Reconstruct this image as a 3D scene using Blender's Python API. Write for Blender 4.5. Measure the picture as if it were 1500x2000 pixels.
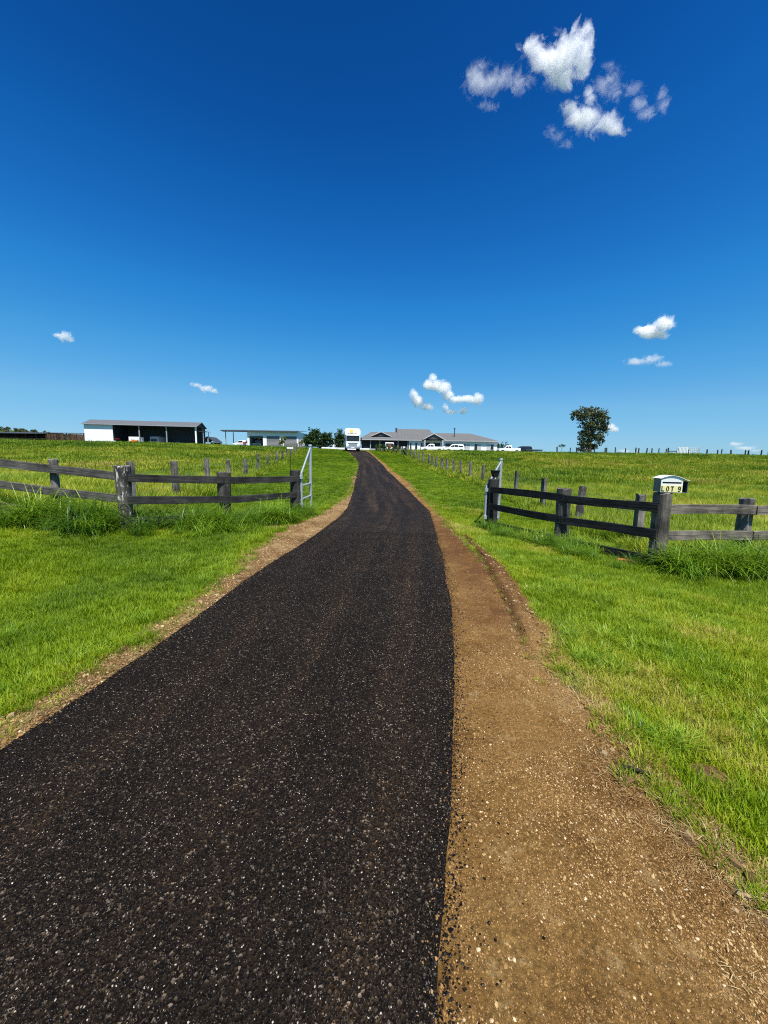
import bpy, bmesh, math, random
import numpy as np
from mathutils import Vector, Matrix, Euler

for o in list(bpy.data.objects):
    bpy.data.objects.remove(o, do_unlink=True)
random.seed(7)
RNG = np.random.default_rng(11)
SC = bpy.context.scene
COL = SC.collection
R = math.radians

# ------------------------------------------------------------------ camera
EYE = Vector((0.0, 0.0, 1.70))
FPX = 750.0                       # focal length in pixels of a 1500 x 2000 picture (ultra wide phone lens)
PITCH, ROLL = math.atan(100.0 / FPX), R(0.9)
CROT = Matrix.Rotation(R(90) - PITCH, 3, 'X') @ Matrix.Rotation(ROLL, 3, 'Z')
cam_d = bpy.data.cameras.new('camera')
cam_d.sensor_fit = 'AUTO'
cam_d.sensor_width = 36.0
cam_d.lens = FPX / 2000.0 * 36.0
cam_d.clip_start = 0.05
cam_d.clip_end = 20000.0
cam = bpy.data.objects.new('camera', cam_d)
cam.matrix_world = Matrix.Translation(EYE) @ CROT.to_4x4()
COL.objects.link(cam)
SC.camera = cam

# ------------------------------------------------------------------ sky, sun, exposure
SUN_EL = R(64)
SUN_AZ = R(161)                   # clockwise from +Y (the view direction): behind the camera on the right
sun_dir = Vector((math.sin(SUN_AZ) * math.cos(SUN_EL), math.cos(SUN_AZ) * math.cos(SUN_EL), math.sin(SUN_EL)))
world = bpy.data.worlds.new('World')
SC.world = world
world.use_nodes = True
wn, wl = world.node_tree.nodes, world.node_tree.links
wn.clear()
w_out = wn.new('ShaderNodeOutputWorld')
w_bg = wn.new('ShaderNodeBackground')
w_sky = wn.new('ShaderNodeTexSky')
w_sky.sky_type = 'NISHITA'
w_sky.sun_disc = False
w_sky.sun_elevation = SUN_EL
w_sky.sun_rotation = SUN_AZ
w_sky.altitude = 300
w_sky.air_density = 1.0
w_sky.dust_density = 0.25
w_sky.ozone_density = 3.0
EXPOSURE = 0.85
SKY_STRENGTH = 0.075
# one global colour grade of the whole sky (a deep saturated phone-camera blue), the same in every direction
_k = SKY_STRENGTH * 2 ** 0.35
_k2 = SKY_STRENGTH * 2 ** EXPOSURE
def _lin(v):
    v = v / 255.0
    return v / 12.92 if v <= 0.04045 else ((v + 0.055) / 1.055) ** 2.4
w_dn = wn.new('ShaderNodeVectorMath'); w_dn.operation = 'SCALE'; w_dn.inputs['Scale'].default_value = _k
w_up = wn.new('ShaderNodeVectorMath'); w_up.operation = 'SCALE'; w_up.inputs['Scale'].default_value = 1 / _k2
w_cur = wn.new('ShaderNodeRGBCurve')
w_gam = wn.new('ShaderNodeGamma'); w_gam.inputs['Gamma'].default_value = 1.15
w_hsv = wn.new('ShaderNodeHueSaturation'); w_hsv.inputs['Saturation'].default_value = 1.2; w_hsv.inputs['Hue'].default_value = 0.497
for _c, _pts in enumerate(([(0, 0), (45, 10), (49, 12), (54, 19), (61, 28), (73, 43), (96, 72), (140, 118), (217, 152)],
                           [(0, 0), (91, 69), (96, 79), (103, 95), (112, 110), (126, 132), (152, 158), (197, 188), (247, 206)],
                           [(0, 0), (144, 139), (150, 154), (158, 174), (168, 191), (184, 210), (210, 224), (240, 236), (250, 240)])):
    _cv = w_cur.mapping.curves[_c]
    for _i, (_a, _b) in enumerate(_pts):
        if _i == 0: _cv.points[0].location = (0, 0)
        else: _cv.points.new(_lin(_a), _lin(_b))
    _cv.points[-1].location = (1.0, _lin(_pts[-1][1]) + 0.03)
    for _p in _cv.points: _p.handle_type = 'VECTOR'
w_cur.mapping.use_clip = False
w_cur.mapping.update()
wl.new(w_sky.outputs[0], w_gam.inputs['Color'])
wl.new(w_gam.outputs[0], w_hsv.inputs['Color'])
wl.new(w_hsv.outputs[0], w_dn.inputs[0])
wl.new(w_dn.outputs[0], w_cur.inputs['Color'])
wl.new(w_cur.outputs[0], w_up.inputs[0])
wl.new(w_up.outputs[0], w_bg.inputs['Color'])
w_bg.inputs['Strength'].default_value = SKY_STRENGTH
wl.new(w_bg.outputs[0], w_out.inputs['Surface'])

sun_d = bpy.data.lights.new('sun', 'SUN')
sun_d.energy = 4.6
sun_d.angle = R(0.53)
sun_d.color = (1.0, 0.95, 0.87)
sun = bpy.data.objects.new('sun', sun_d)
sun.rotation_euler = sun_dir.to_track_quat('Z', 'Y').to_euler()
sun.location = (0, 0, 50)
COL.objects.link(sun)

SC.view_settings.view_transform = 'Standard'
SC.view_settings.look = 'None'
SC.view_settings.exposure = EXPOSURE
SC.view_settings.gamma = 1.0
SC.view_settings.use_curve_mapping = False
SC.render.engine = 'CYCLES'
SC.cycles.use_denoising = False
SC.cycles.filter_width = 1.1
SC.cycles.max_bounces = 28
SC.cycles.diffuse_bounces = 3
SC.cycles.glossy_bounces = 2
SC.cycles.transparent_max_bounces = 8
SC.cycles.volume_bounces = 28
SC.cycles.use_adaptive_sampling = True
SC.cycles.adaptive_threshold = 0.01

# ------------------------------------------------------------------ terrain height and picture-to-ground helpers
_py = np.arange(-60.0, 320.0, 0.5)
_pz = np.interp(_py,
                [-60, 0, 9, 13, 20, 28, 36, 44, 52, 60, 66, 72, 78, 85, 100, 130, 200, 320],
                [0, 0, -.02, -.02, .15, .52, .92, 1.45, 2.15, 2.93, 3.28, 3.50, 3.66, 3.78, 3.88, 3.8, 3.0, 0.8])
_k = np.exp(-0.5 * (np.arange(-12, 13) * 0.5 / 2.0) ** 2)
_k /= _k.sum()
_pz = np.convolve(np.pad(_pz, 12, mode='edge'), _k, mode='valid')
_py = np.append(_py, [1000, 3000, 9000]); _pz = np.append(_pz, [-14, -50, -160])

def sst(a, b, x):
    t = np.clip((x - a) / (b - a), 0, 1)
    return t * t * (3 - 2 * t)

def H(x, y):
    x = np.asarray(x, float); y = np.asarray(y, float)
    z = np.interp(y, _py, _pz)
    left = np.clip(-x, 0, 90)
    z = z + left * 0.0115
    z = z + 0.10 * np.clip(-x - 4.6, 0, 5.5) * (1 - sst(12, 24, y)) * sst(2, 6, y)
    z = z - 0.15 * sst(2.0, 5.0, x) * sst(2.5, 6, y) * (1 - sst(35, 50, y))
    z = z - 0.17 * np.exp(-((x - 3.4) / 1.3) ** 2 - ((y - 10.6) / 2.4) ** 2)
    z = z + 0.02 * np.sin(x * 0.9 + 1.3 * np.sin(y * 0.5)) * sst(3.2, 5.0, np.abs(x)) + 0.10 * np.sin(x * 0.13 + 0.7) * np.sin(y * 0.11) * sst(12, 25, np.abs(x))
    return z

def ray(px, py):
    d = CROT @ Vector(((px - 750.0) / FPX, -(py - 1000.0) / FPX, -1.0))
    return d

def project(p):
    q = CROT.transposed() @ (Vector(p) - EYE)
    return (750 + FPX * q.x / -q.z, 1000 - FPX * q.y / -q.z)

def at(px, py, Y):
    """point on the sight line of a pixel at distance Y along the view"""
    d = ray(px, py)
    return EYE + d * (Y / d.y)

def ground(px, py, lift=0.0, y0=0.3, y1=400.0):
    """first ground point (plus lift) along the sight line"""
    d = ray(px, py)
    ts = np.geomspace(y0, y1, 1500) / d.y
    zz = EYE.z + d.z * ts - H(EYE.x + d.x * ts, EYE.y + d.y * ts) - lift
    i = int(np.argmax(zz < 0)) if (zz < 0).any() else len(ts) - 1
    t = ts[i]
    if i > 0:
        a, b = zz[i - 1], zz[i]
        t = ts[i - 1] + (ts[i] - ts[i - 1]) * (a / (a - b) if a != b else 1)
    p = EYE + d * t
    return Vector((p.x, p.y, float(H(p.x, p.y))))

def gz(x, y):
    return float(H(x, y))

# ------------------------------------------------------------------ mesh and object helpers
class MB:
    """collects shapes, then becomes ONE mesh object"""
    def __init__(self):
        self.v, self.f = [], []
    def add(self, vs, fs):
        n = len(self.v)
        self.v += [tuple(v) for v in vs]
        self.f += [tuple(i + n for i in f) for f in fs]
        return self
    def box(self, x0, x1, y0, y1, z0, z1, m=None):
        vs = [Vector((x, y, z)) for z in (z0, z1) for y in (y0, y1) for x in (x0, x1)]
        if m is not None: vs = [m @ v for v in vs]
        return self.add(vs, [(0, 2, 3, 1), (4, 5, 7, 6), (0, 1, 5, 4), (2, 6, 7, 3), (0, 4, 6, 2), (1, 3, 7, 5)])
    def bbox(self, x0, x1, y0, y1, z0, z1, b=0.02, m=None):
        """box with chamfered edges"""
        bm = bmesh.new()
        bmesh.ops.create_cube(bm, size=1.0)
        for v in bm.verts:
            v.co = Vector((x0 + (v.co.x + .5) * (x1 - x0), y0 + (v.co.y + .5) * (y1 - y0), z0 + (v.co.z + .5) * (z1 - z0)))
        bmesh.ops.bevel(bm, geom=list(bm.edges), offset=b, segments=1, affect='EDGES', profile=0.5)
        bm.verts.index_update()
        vs = [(m @ v.co if m is not None else v.co.copy()) for v in bm.verts]
        fs = [tuple(v.index for v in f.verts) for f in bm.faces]
        bm.free()
        return self.add(vs, fs)
    def prism(self, pts, y0, y1, axis='y', m=None):
        """pts: outline; extruded along an axis"""
        n = len(pts)
        def P(a, b, c):
            v = {'y': Vector((a, c, b)), 'x': Vector((c, a, b)), 'z': Vector((a, b, c))}[axis]
            return m @ v if m is not None else v
        vs = [P(a, b, y0) for a, b in pts] + [P(a, b, y1) for a, b in pts]
        fs = [tuple(range(n))[::-1], tuple(range(n, 2 * n))]
        fs += [(i, (i + 1) % n, n + (i + 1) % n, n + i) for i in range(n)]
        return self.add(vs, fs)
    def tube(self, pts, rad, seg=8, caps=True):
        pts = [Vector(p) for p in pts]
        if not hasattr(rad, '__len__'): rad = [rad] * len(pts)
        vs, fs = [], []
        up = None
        for i, p in enumerate(pts):
            d = (pts[min(i + 1, len(pts) - 1)] - pts[max(i - 1, 0)]).normalized()
            if up is None:
                up = Vector((0, 0, 1)) if abs(d.z) < .9 else Vector((1, 0, 0))
            a = d.cross(up).normalized(); b = d.cross(a).normalized()
            for k in range(seg):
                t = 2 * math.pi * k / seg
                vs.append(p + (a * math.cos(t) + b * math.sin(t)) * rad[i])
        for i in range(len(pts) - 1):
            for k in range(seg):
                k2 = (k + 1) % seg
                fs.append((i * seg + k, i * seg + k2, (i + 1) * seg + k2, (i + 1) * seg + k))
        if caps:
            fs.append(tuple(range(seg))); fs.append(tuple(range((len(pts) - 1) * seg, len(pts) * seg))[::-1])
        return self.add(vs, fs)
    def quad(self, a, b, c, d):
        return self.add([a, b, c, d], [(0, 1, 2, 3)])
    def mesh(self, name, mat=None, smooth=False):
        me = bpy.data.meshes.new(name)
        me.from_pydata([tuple(v) for v in self.v], [], self.f)
        bm = bmesh.new(); bm.from_mesh(me)
        bmesh.ops.recalc_face_normals(bm, faces=bm.faces)
        bm.to_mesh(me); bm.free()
        if mat: me.materials.append(mat)
        if smooth:
            me.polygons.foreach_set('use_smooth', [True] * len(me.polygons))
            me.set_sharp_from_angle(angle=R(40))
        me.update()
        return me
    def build(self, name, mat, parent=None, smooth=False, mw=None):
        return put(name, self.mesh(name, mat, smooth), parent, mw)

def put(name, me, parent=None, mw=None):
    o = bpy.data.objects.new(name, me)
    COL.objects.link(o)
    if parent is not None: o.parent = parent
    if mw is not None: o.matrix_local = mw
    return o

def tag(o, label=None, cat=None, group=None, kind=None):
    if label: o['label'] = label
    if cat: o['category'] = cat
    if group: o['group'] = group
    if kind: o['kind'] = kind
    return o

def thing(name, loc, label, cat, rz=0.0, group=None):
    o = bpy.data.objects.new(name, None)
    o.empty_display_size = 0.3
    COL.objects.link(o)
    o.location = loc
    o.rotation_euler = (0, 0, rz)
    return tag(o, label, cat, group)

def fast_mesh(name, V, F, mat=None):
    """V (n,3), F (m,k) arrays of one face size"""
    V = np.asarray(V, np.float32); F = np.asarray(F, np.int32)
    me = bpy.data.meshes.new(name)
    me.vertices.add(len(V)); me.vertices.foreach_set('co', V.ravel())
    k = F.shape[1]
    me.loops.add(F.size); me.loops.foreach_set('vertex_index', F.ravel())
    me.polygons.add(len(F)); me.polygons.foreach_set('loop_start', np.arange(0, F.size, k, dtype=np.int32))
    me.update(calc_edges=True)
    if mat: me.materials.append(mat)
    return me

# ------------------------------------------------------------------ materials
def new_mat(name):
    m = bpy.data.materials.new(name)
    m.use_nodes = True
    n = m.node_tree.nodes
    return m, n, m.node_tree.links, n['Principled BSDF']

def ramp(n, stops, interp='LINEAR'):
    r = n.new('ShaderNodeValToRGB')
    e = r.color_ramp.elements
    r.color_ramp.interpolation = interp
    while len(e) < len(stops): e.new(0.5)
    for i, (p, c) in enumerate(stops):
        e[i].position = p
        e[i].color = (*c, 1) if len(c) == 3 else c
    return r

def noise(n, l, scale, detail=4, rough=0.6, coord=None, dist=0.0):
    t = n.new('ShaderNodeTexNoise')
    t.inputs['Scale'].default_value = scale
    t.inputs['Detail'].default_value = detail
    t.inputs['Roughness'].default_value = rough
    t.inputs['Distortion'].default_value = dist
    if coord is not None: l.new(coord, t.inputs['Vector'])
    return t

def mapping(n, l, scale=(1, 1, 1), src='Object'):
    tc = n.new('ShaderNodeTexCoord'); mp = n.new('ShaderNodeMapping')
    mp.inputs['Scale'].default_value = scale
    l.new(tc.outputs[src], mp.inputs['Vector'])
    return mp.outputs[0]

def mixc(n, l, fac, a, b, mode='MIX'):
    m = n.new('ShaderNodeMix'); m.data_type = 'RGBA'; m.blend_type = mode
    for s, val in ((0, fac), (6, a), (7, b)):
        if hasattr(val, 'is_output') or isinstance(val, bpy.types.NodeSocket): l.new(val, m.inputs[s])
        elif s == 0: m.inputs[0].default_value = val
        else: m.inputs[s].default_value = (*val, 1)
    return m.outputs[2]

def bump(n, l, h, strength=0.3, dist=0.01, base=None):
    b = n.new('ShaderNodeBump')
    b.inputs['Strength'].default_value = strength
    b.inputs['Distance'].default_value = dist
    l.new(h, b.inputs['Height'])
    if base is not None: l.new(base, b.inputs['Normal'])
    return b.outputs[0]

def paint(name, col, rough=0.5, var=0.12, scale=2.0, metal=0.0, dirt=None):
    m, n, l, p = new_mat(name)
    c = mapping(n, l)
    t = noise(n, l, scale, 5, 0.6, c)
    r = ramp(n, [(0.3, tuple(x * (1 - var) for x in col)), (0.7, tuple(min(1, x * (1 + var)) for x in col))])
    l.new(t.outputs[0], r.inputs[0])
    out = r.outputs[0]
    if dirt:
        t2 = noise(n, l, scale * 0.4, 6, 0.7, c)
        r2 = ramp(n, [(0.5, (0, 0, 0)), (0.75, (1, 1, 1))]); l.new(t2.outputs[0], r2.inputs[0])
        out = mixc(n, l, r2.outputs[0], out, dirt)
    l.new(out, p.inputs['Base Color'])
    p.inputs['Roughness'].default_value = rough
    p.inputs['Metallic'].default_value = metal
    return m

def timber(name, dark, light, bias=0.5, flake=None):
    """weathered sawn timber: grain runs along local X"""
    m, n, l, p = new_mat(name)
    c = mapping(n, l, (1.2, 22, 22))
    oi = n.new('ShaderNodeObjectInfo')
    add = n.new('ShaderNodeVectorMath'); add.operation = 'ADD'
    mul = n.new('ShaderNodeVectorMath'); mul.operation = 'SCALE'
    comb = n.new('ShaderNodeCombineXYZ')
    for i in range(3): l.new(oi.outputs['Random'], comb.inputs[i])
    l.new(comb.outputs[0], mul.inputs[0]); mul.inputs['Scale'].default_value = 57.0
    l.new(c, add.inputs[0]); l.new(mul.outputs[0], add.inputs[1])
    g = noise(n, l, 1.0, 6, 0.65, add.outputs[0], 0.6)
    r = ramp(n, [(bias - 0.22, dark), (bias + 0.22, light)])
    l.new(g.outputs[0], r.inputs[0])
    c2 = mapping(n, l, (1, 1, 1))
    add2 = n.new('ShaderNodeVectorMath'); add2.operation = 'ADD'
    l.new(c2, add2.inputs[0]); l.new(mul.outputs[0], add2.inputs[1])
    g2 = noise(n, l, 2.2, 4, 0.6, add2.outputs[0])
    r2 = ramp(n, [(0.36, tuple(0.35 for _ in range(3))), (0.66, (1.4, 1.38, 1.34))]); l.new(g2.outputs[0], r2.inputs[0])
    out = mixc(n, l, 1.0, r.outputs[0], r2.outputs[0], 'MULTIPLY')
    if flake:
        c3 = mapping(n, l, (3.0, 14, 14))
        g3 = noise(n, l, 1.6, 5, 0.7, c3, 0.4)
        r3 = ramp(n, [(0.56, (0, 0, 0)), (0.60, (1, 1, 1))]); l.new(g3.outputs[0], r3.inputs[0])
        out = mixc(n, l, r3.outputs[0], out, flake)
    l.new(out, p.inputs['Base Color'])
    p.inputs['Roughness'].default_value = 0.85
    p.inputs['Specular IOR Level'].default_value = 0.25
    l.new(bump(n, l, g.outputs[0], 1.0, 0.02), p.inputs['Normal'])
    return m

def leafy(name, stops, trans=0.35, attr='tint', rough=0.55):
    """foliage: per-clump tint (instance attribute) through a colour ramp, diffuse plus translucent"""
    m, n, l, p = new_mat(name)
    out = n['Material Output']
    a = n.new('ShaderNodeAttribute'); a.attribute_name = attr; a.attribute_type = 'INSTANCER'
    g = n.new('ShaderNodeAttribute'); g.attribute_name = 'blade'; g.attribute_type = 'GEOMETRY'
    s = n.new('ShaderNodeMath'); s.operation = 'ADD'
    l.new(a.outputs['Fac'], s.inputs[0]); l.new(g.outputs['Fac'], s.inputs[1])
    r = ramp(n, stops); l.new(s.outputs[0], r.inputs[0])
    l.new(r.outputs[0], p.inputs['Base Color'])
    p.inputs['Roughness'].default_value = rough
    p.inputs['Specular IOR Level'].default_value = 0.3
    tr = n.new('ShaderNodeBsdfTranslucent')
    l.new(r.outputs[0], tr.inputs['Color'])
    mx = n.new('ShaderNodeMixShader'); mx.inputs[0].default_value = trans
    l.new(p.outputs[0], mx.inputs[1]); l.new(tr.outputs[0], mx.inputs[2])
    l.new(mx.outputs[0], out.inputs['Surface'])
    return m

# ------------------------------------------------------------------ scatter: real geometry instanced on points that we compute ourselves
def proto(name, me, coll):
    o = bpy.data.objects.new(name, me)
    coll.objects.link(o)
    return o

def scatter(name, pts, rot, scl, tint, meshes, label, cat, parent=None, idx=None):
    n = len(pts)
    coll = bpy.data.collections.new(name + '_pieces')
    for i, me in enumerate(meshes): proto('%s_piece_%02d' % (name, i), me, coll)
    me = bpy.data.meshes.new(name)
    me.vertices.add(n); me.vertices.foreach_set('co', np.asarray(pts, np.float32).ravel())
    def att(nm, ty, data, fld):
        a = me.attributes.new(nm, ty, 'POINT'); a.data.foreach_set(fld, np.ascontiguousarray(data).ravel())
    att('rot', 'FLOAT_VECTOR', np.asarray(rot, np.float32), 'vector')
    scl = np.asarray(scl, np.float32)
    if scl.ndim == 1: scl = np.repeat(scl[:, None], 3, 1)
    att('scl', 'FLOAT_VECTOR', scl, 'vector')
    att('tint', 'FLOAT', np.asarray(tint, np.float32), 'value')
    if idx is None: idx = RNG.integers(0, len(meshes), n)
    att('idx', 'INT', np.asarray(idx, np.int32), 'value')
    o = put(name, me, parent)
    tag(o, label, cat if parent is None else None, None, 'stuff')
    ng = bpy.data.node_groups.new(name + '_scatter', 'GeometryNodeTree')
    ng.interface.new_socket('Geometry', in_out='INPUT', socket_type='NodeSocketGeometry')
    ng.interface.new_socket('Geometry', in_out='OUTPUT', socket_type='NodeSocketGeometry')
    N, L = ng.nodes, ng.links
    gi, go = N.new('NodeGroupInput'), N.new('NodeGroupOutput')
    ip = N.new('GeometryNodeInstanceOnPoints')
    ci = N.new('GeometryNodeCollectionInfo')
    ci.inputs['Collection'].default_value = coll
    ci.inputs['Separate Children'].default_value = True
    ci.inputs['Reset Children'].default_value = True
    ip.inputs['Pick Instance'].default_value = True
    L.new(gi.outputs[0], ip.inputs['Points'])
    L.new(ci.outputs[0], ip.inputs['Instance'])
    for nm, ty, sock in (('idx', 'INT', 'Instance Index'), ('rot', 'FLOAT_VECTOR', 'Rotation'), ('scl', 'FLOAT_VECTOR', 'Scale')):
        na = N.new('GeometryNodeInputNamedAttribute'); na.data_type = ty
        na.inputs['Name'].default_value = nm
        L.new(na.outputs['Attribute'], ip.inputs[sock])
    L.new(ip.outputs[0], go.inputs[0])
    md = o.modifiers.new('scatter', 'NODES'); md.node_group = ng
    return o

def blades(n, radius, lmin, lmax, width, lean, curve, seg, seed, mat, name, flat=0.0):
    """a clump of bent tapering grass blades as one small mesh with a per-blade tint"""
    g = np.random.default_rng(seed)
    V, F, T = [], [], []
    for i in range(n):
        a = g.uniform(0, 2 * math.pi); rr = radius * math.sqrt(g.uniform())
        bx, by = rr * math.cos(a), rr * math.sin(a)
        d = a + g.normal(0, 0.9) if lean > 0.3 else g.uniform(0, 2 * math.pi)
        L = g.uniform(lmin, lmax); w = width * g.uniform(0.7, 1.2)
        th = abs(g.normal(lean, lean * 0.5)) + flat
        cv = curve * g.uniform(0.5, 1.4)
        sx, sy = -math.sin(d), math.cos(d)
        x, z = 0.0, 0.0
        n0 = len(V); tt = g.uniform(-0.16, 0.16)
        for k in range(seg + 1):
            f = k / seg
            ww = w * (1 - f) ** 0.6 * 0.5 * (0.75 + 0.25 * min(1, f * 4))
            cx, cy = bx + math.cos(d) * x, by + math.sin(d) * x
            if k == seg:
                V.append((cx, cy, z)); T.append(tt)
            else:
                V.append((cx + sx * ww, cy + sy * ww, z)); V.append((cx - sx * ww, cy - sy * ww, z)); T += [tt, tt]
            ang = th + cv * f
            x += L / seg * math.sin(ang); z += L / seg * math.cos(ang)
            z = max(z, 0.004)
        for k in range(seg - 1):
            b = n0 + 2 * k
            F.append((b, b + 1, b + 3)); F.append((b, b + 3, b + 2))
        b = n0 + 2 * (seg - 1)
        F.append((b, b + 1, b + 2))
    me = fast_mesh(name, V, F, mat)
    at_ = me.attributes.new('blade', 'FLOAT', 'POINT')
    at_.data.foreach_set('value', np.asarray(T, np.float32))
    return me

def fbm(x, y, s, seed=0):
    """cheap smooth value noise in numpy, about 0..1"""
    g = np.random.default_rng(seed)
    tab = g.uniform(0, 1, (64, 64))
    out, amp, tot = 0, 1.0, 0
    for o in range(3):
        u, v = x / s * 2 ** o + 17.3 * o, y / s * 2 ** o + 5.1 * o
        i, j = np.floor(u).astype(int), np.floor(v).astype(int)
        fu, fv = u - i, v - j
        fu, fv = fu * fu * (3 - 2 * fu), fv * fv * (3 - 2 * fv)
        t = lambda a, b: tab[a % 64, b % 64]
        out = out + amp * ((t(i, j) * (1 - fu) + t(i + 1, j) * fu) * (1 - fv) + (t(i, j + 1) * (1 - fu) + t(i + 1, j + 1) * fu) * fv)
        tot += amp; amp *= 0.5
    return out / tot

# ------------------------------------------------------------------ lines on the ground read from the picture
def line_on_ground(pix, near=None, far=None):
    P = [ground(x, y) for x, y in pix]
    a = np.array([(p.y, p.x) for p in P])
    a = a[np.argsort(a[:, 0])]
    if near: a = np.vstack([near, a])
    if far: a = np.vstack([a, far])
    return a[:, 0], a[:, 1]

def smooth_line(pix, near, far, sig=0.8):
    Y, X = line_on_ground(pix, near, far)
    yy = np.arange(-6, 110, 0.1)
    xx = np.interp(yy, Y, X)
    k = np.exp(-0.5 * (np.arange(-25, 26) * 0.1 / sig) ** 2); k /= k.sum()
    xx = np.convolve(np.pad(xx, 25, mode='edge'), k, mode='valid')
    return lambda y: np.interp(y, yy, xx)

XL = smooth_line([(0, 1450), (97, 1400), (277, 1300), (390, 1200), (530, 1100), (612, 1050), (675, 1000), (690, 960), (695, 932), (699, 915), (699, 905), (692, 894)],
                 [(-6, -2.30), (0, -2.28)], [(66, -6.6), (75, -9.5), (110, -22)])
XR = smooth_line([(835, 1995), (848, 1900), (862, 1800), (873, 1700), (881, 1600), (885, 1450), (889, 1300), (882, 1200), (867, 1100), (840, 1000), (800, 960), (771, 932), (757, 920), (748, 908), (735, 896)],
                 [(-6, -0.05), (0.75, 0.09)], [(66, -3.3), (75, -6.0), (110, -18)], 0.4)
DL0 = smooth_line([(0, 1385), (100, 1325), (200, 1285), (300, 1225), (400, 1148), (440, 1105), (470, 1068), (540, 1030), (600, 1008), (640, 985), (678, 965), (688, 945), (693, 925), (697, 912), (697, 904), (690, 894)],
                 [(-6, -2.75), (0, -2.70)], [(66, -7.0), (75, -10), (110, -22.5)], 0.35)
DR = smooth_line([(1500, 1760), (1400, 1645), (1340, 1590), (1255, 1500), (1215, 1440), (1170, 1365), (1100, 1310), (1050, 1230), (1020, 1180), (985, 1120), (918, 1060), (868, 1012), (838, 980), (821, 966), (799, 944), (767, 920), (753, 905), (738, 895)],
                 [(-6, 1.95), (0.9, 1.75)], [(66, -2.8), (75, -5.5), (110, -17.5)], 0.3)
DL = lambda y: DL0(y) + 0.16 * (XL(y) - DL0(y))
def wob(y, s, a, seed):
    y = np.asarray(y, float)
    return a * (2 * fbm(y, np.zeros_like(y) + seed * 3.7, s, seed) - 1)

# ------------------------------------------------------------------ ground sheet
def mat_ground():
    m, n, l, p = new_mat('soil_and_thatch')
    c = mapping(n, l)
    a = noise(n, l, 9.0, 8, 0.7, c)
    r = ramp(n, [(0.30, (0.018, 0.030, 0.006)), (0.52, (0.045, 0.075, 0.014)), (0.75, (0.10, 0.10, 0.035))])
    l.new(a.outputs[0], r.inputs[0])
    b = noise(n, l, 0.12, 4, 0.6, c)
    r2 = ramp(n, [(0.4, (0.75, 0.9, 0.6)), (0.65, (1.25, 1.15, 1.0))]); l.new(b.outputs[0], r2.inputs[0])
    l.new(mixc(n, l, 1.0, r.outputs[0], r2.outputs[0], 'MULTIPLY'), p.inputs['Base Color'])
    p.inputs['Roughness'].default_value = 1.0
    p.inputs['Specular IOR Level'].default_value = 0.05
    d = noise(n, l, 35.0, 4, 0.7, c)
    l.new(bump(n, l, d.outputs[0], 0.8, 0.03), p.inputs['Normal'])
    return m

def axis(a, b, d0, g, mx):
    out = [a]; d = d0
    while out[-1] < b:
        out.append(out[-1] + d); d = min(d * g, mx)
    return out
xp = axis(0.0, 9.0, 0.14, 1.0, 1) ; xp = xp + axis(xp[-1], 4000, 0.16, 1.13, 600)[1:]
gx = np.array([-v for v in xp[::-1]][:-1] + xp)
yp = axis(-12, 0, 0.8, 1.0, 1); yp = yp + axis(yp[-1], 15, 0.14, 1.0, 1)[1:]; yp = yp + axis(yp[-1], 110, 0.16, 1.05, 1.0)[1:]; yp = yp + axis(yp[-1], 7000, 1.2, 1.16, 800)[1:]
gy = np.array(yp)
XX, YY = np.meshgrid(gx, gy)
GV = np.stack([XX, YY, H(XX, YY)], -1).reshape(-1, 3)
nx, ny = len(gx), len(gy)
ii = (np.arange(ny - 1)[:, None] * nx + np.arange(nx - 1)[None, :]).ravel()
GF = np.stack([ii, ii + 1, ii + nx + 1, ii + nx], 1)
gme = fast_mesh('ground', GV, GF, mat_ground())
gme.polygons.foreach_set('use_smooth', [True] * len(GF))
tag(put('ground', gme), kind='structure')

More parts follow.
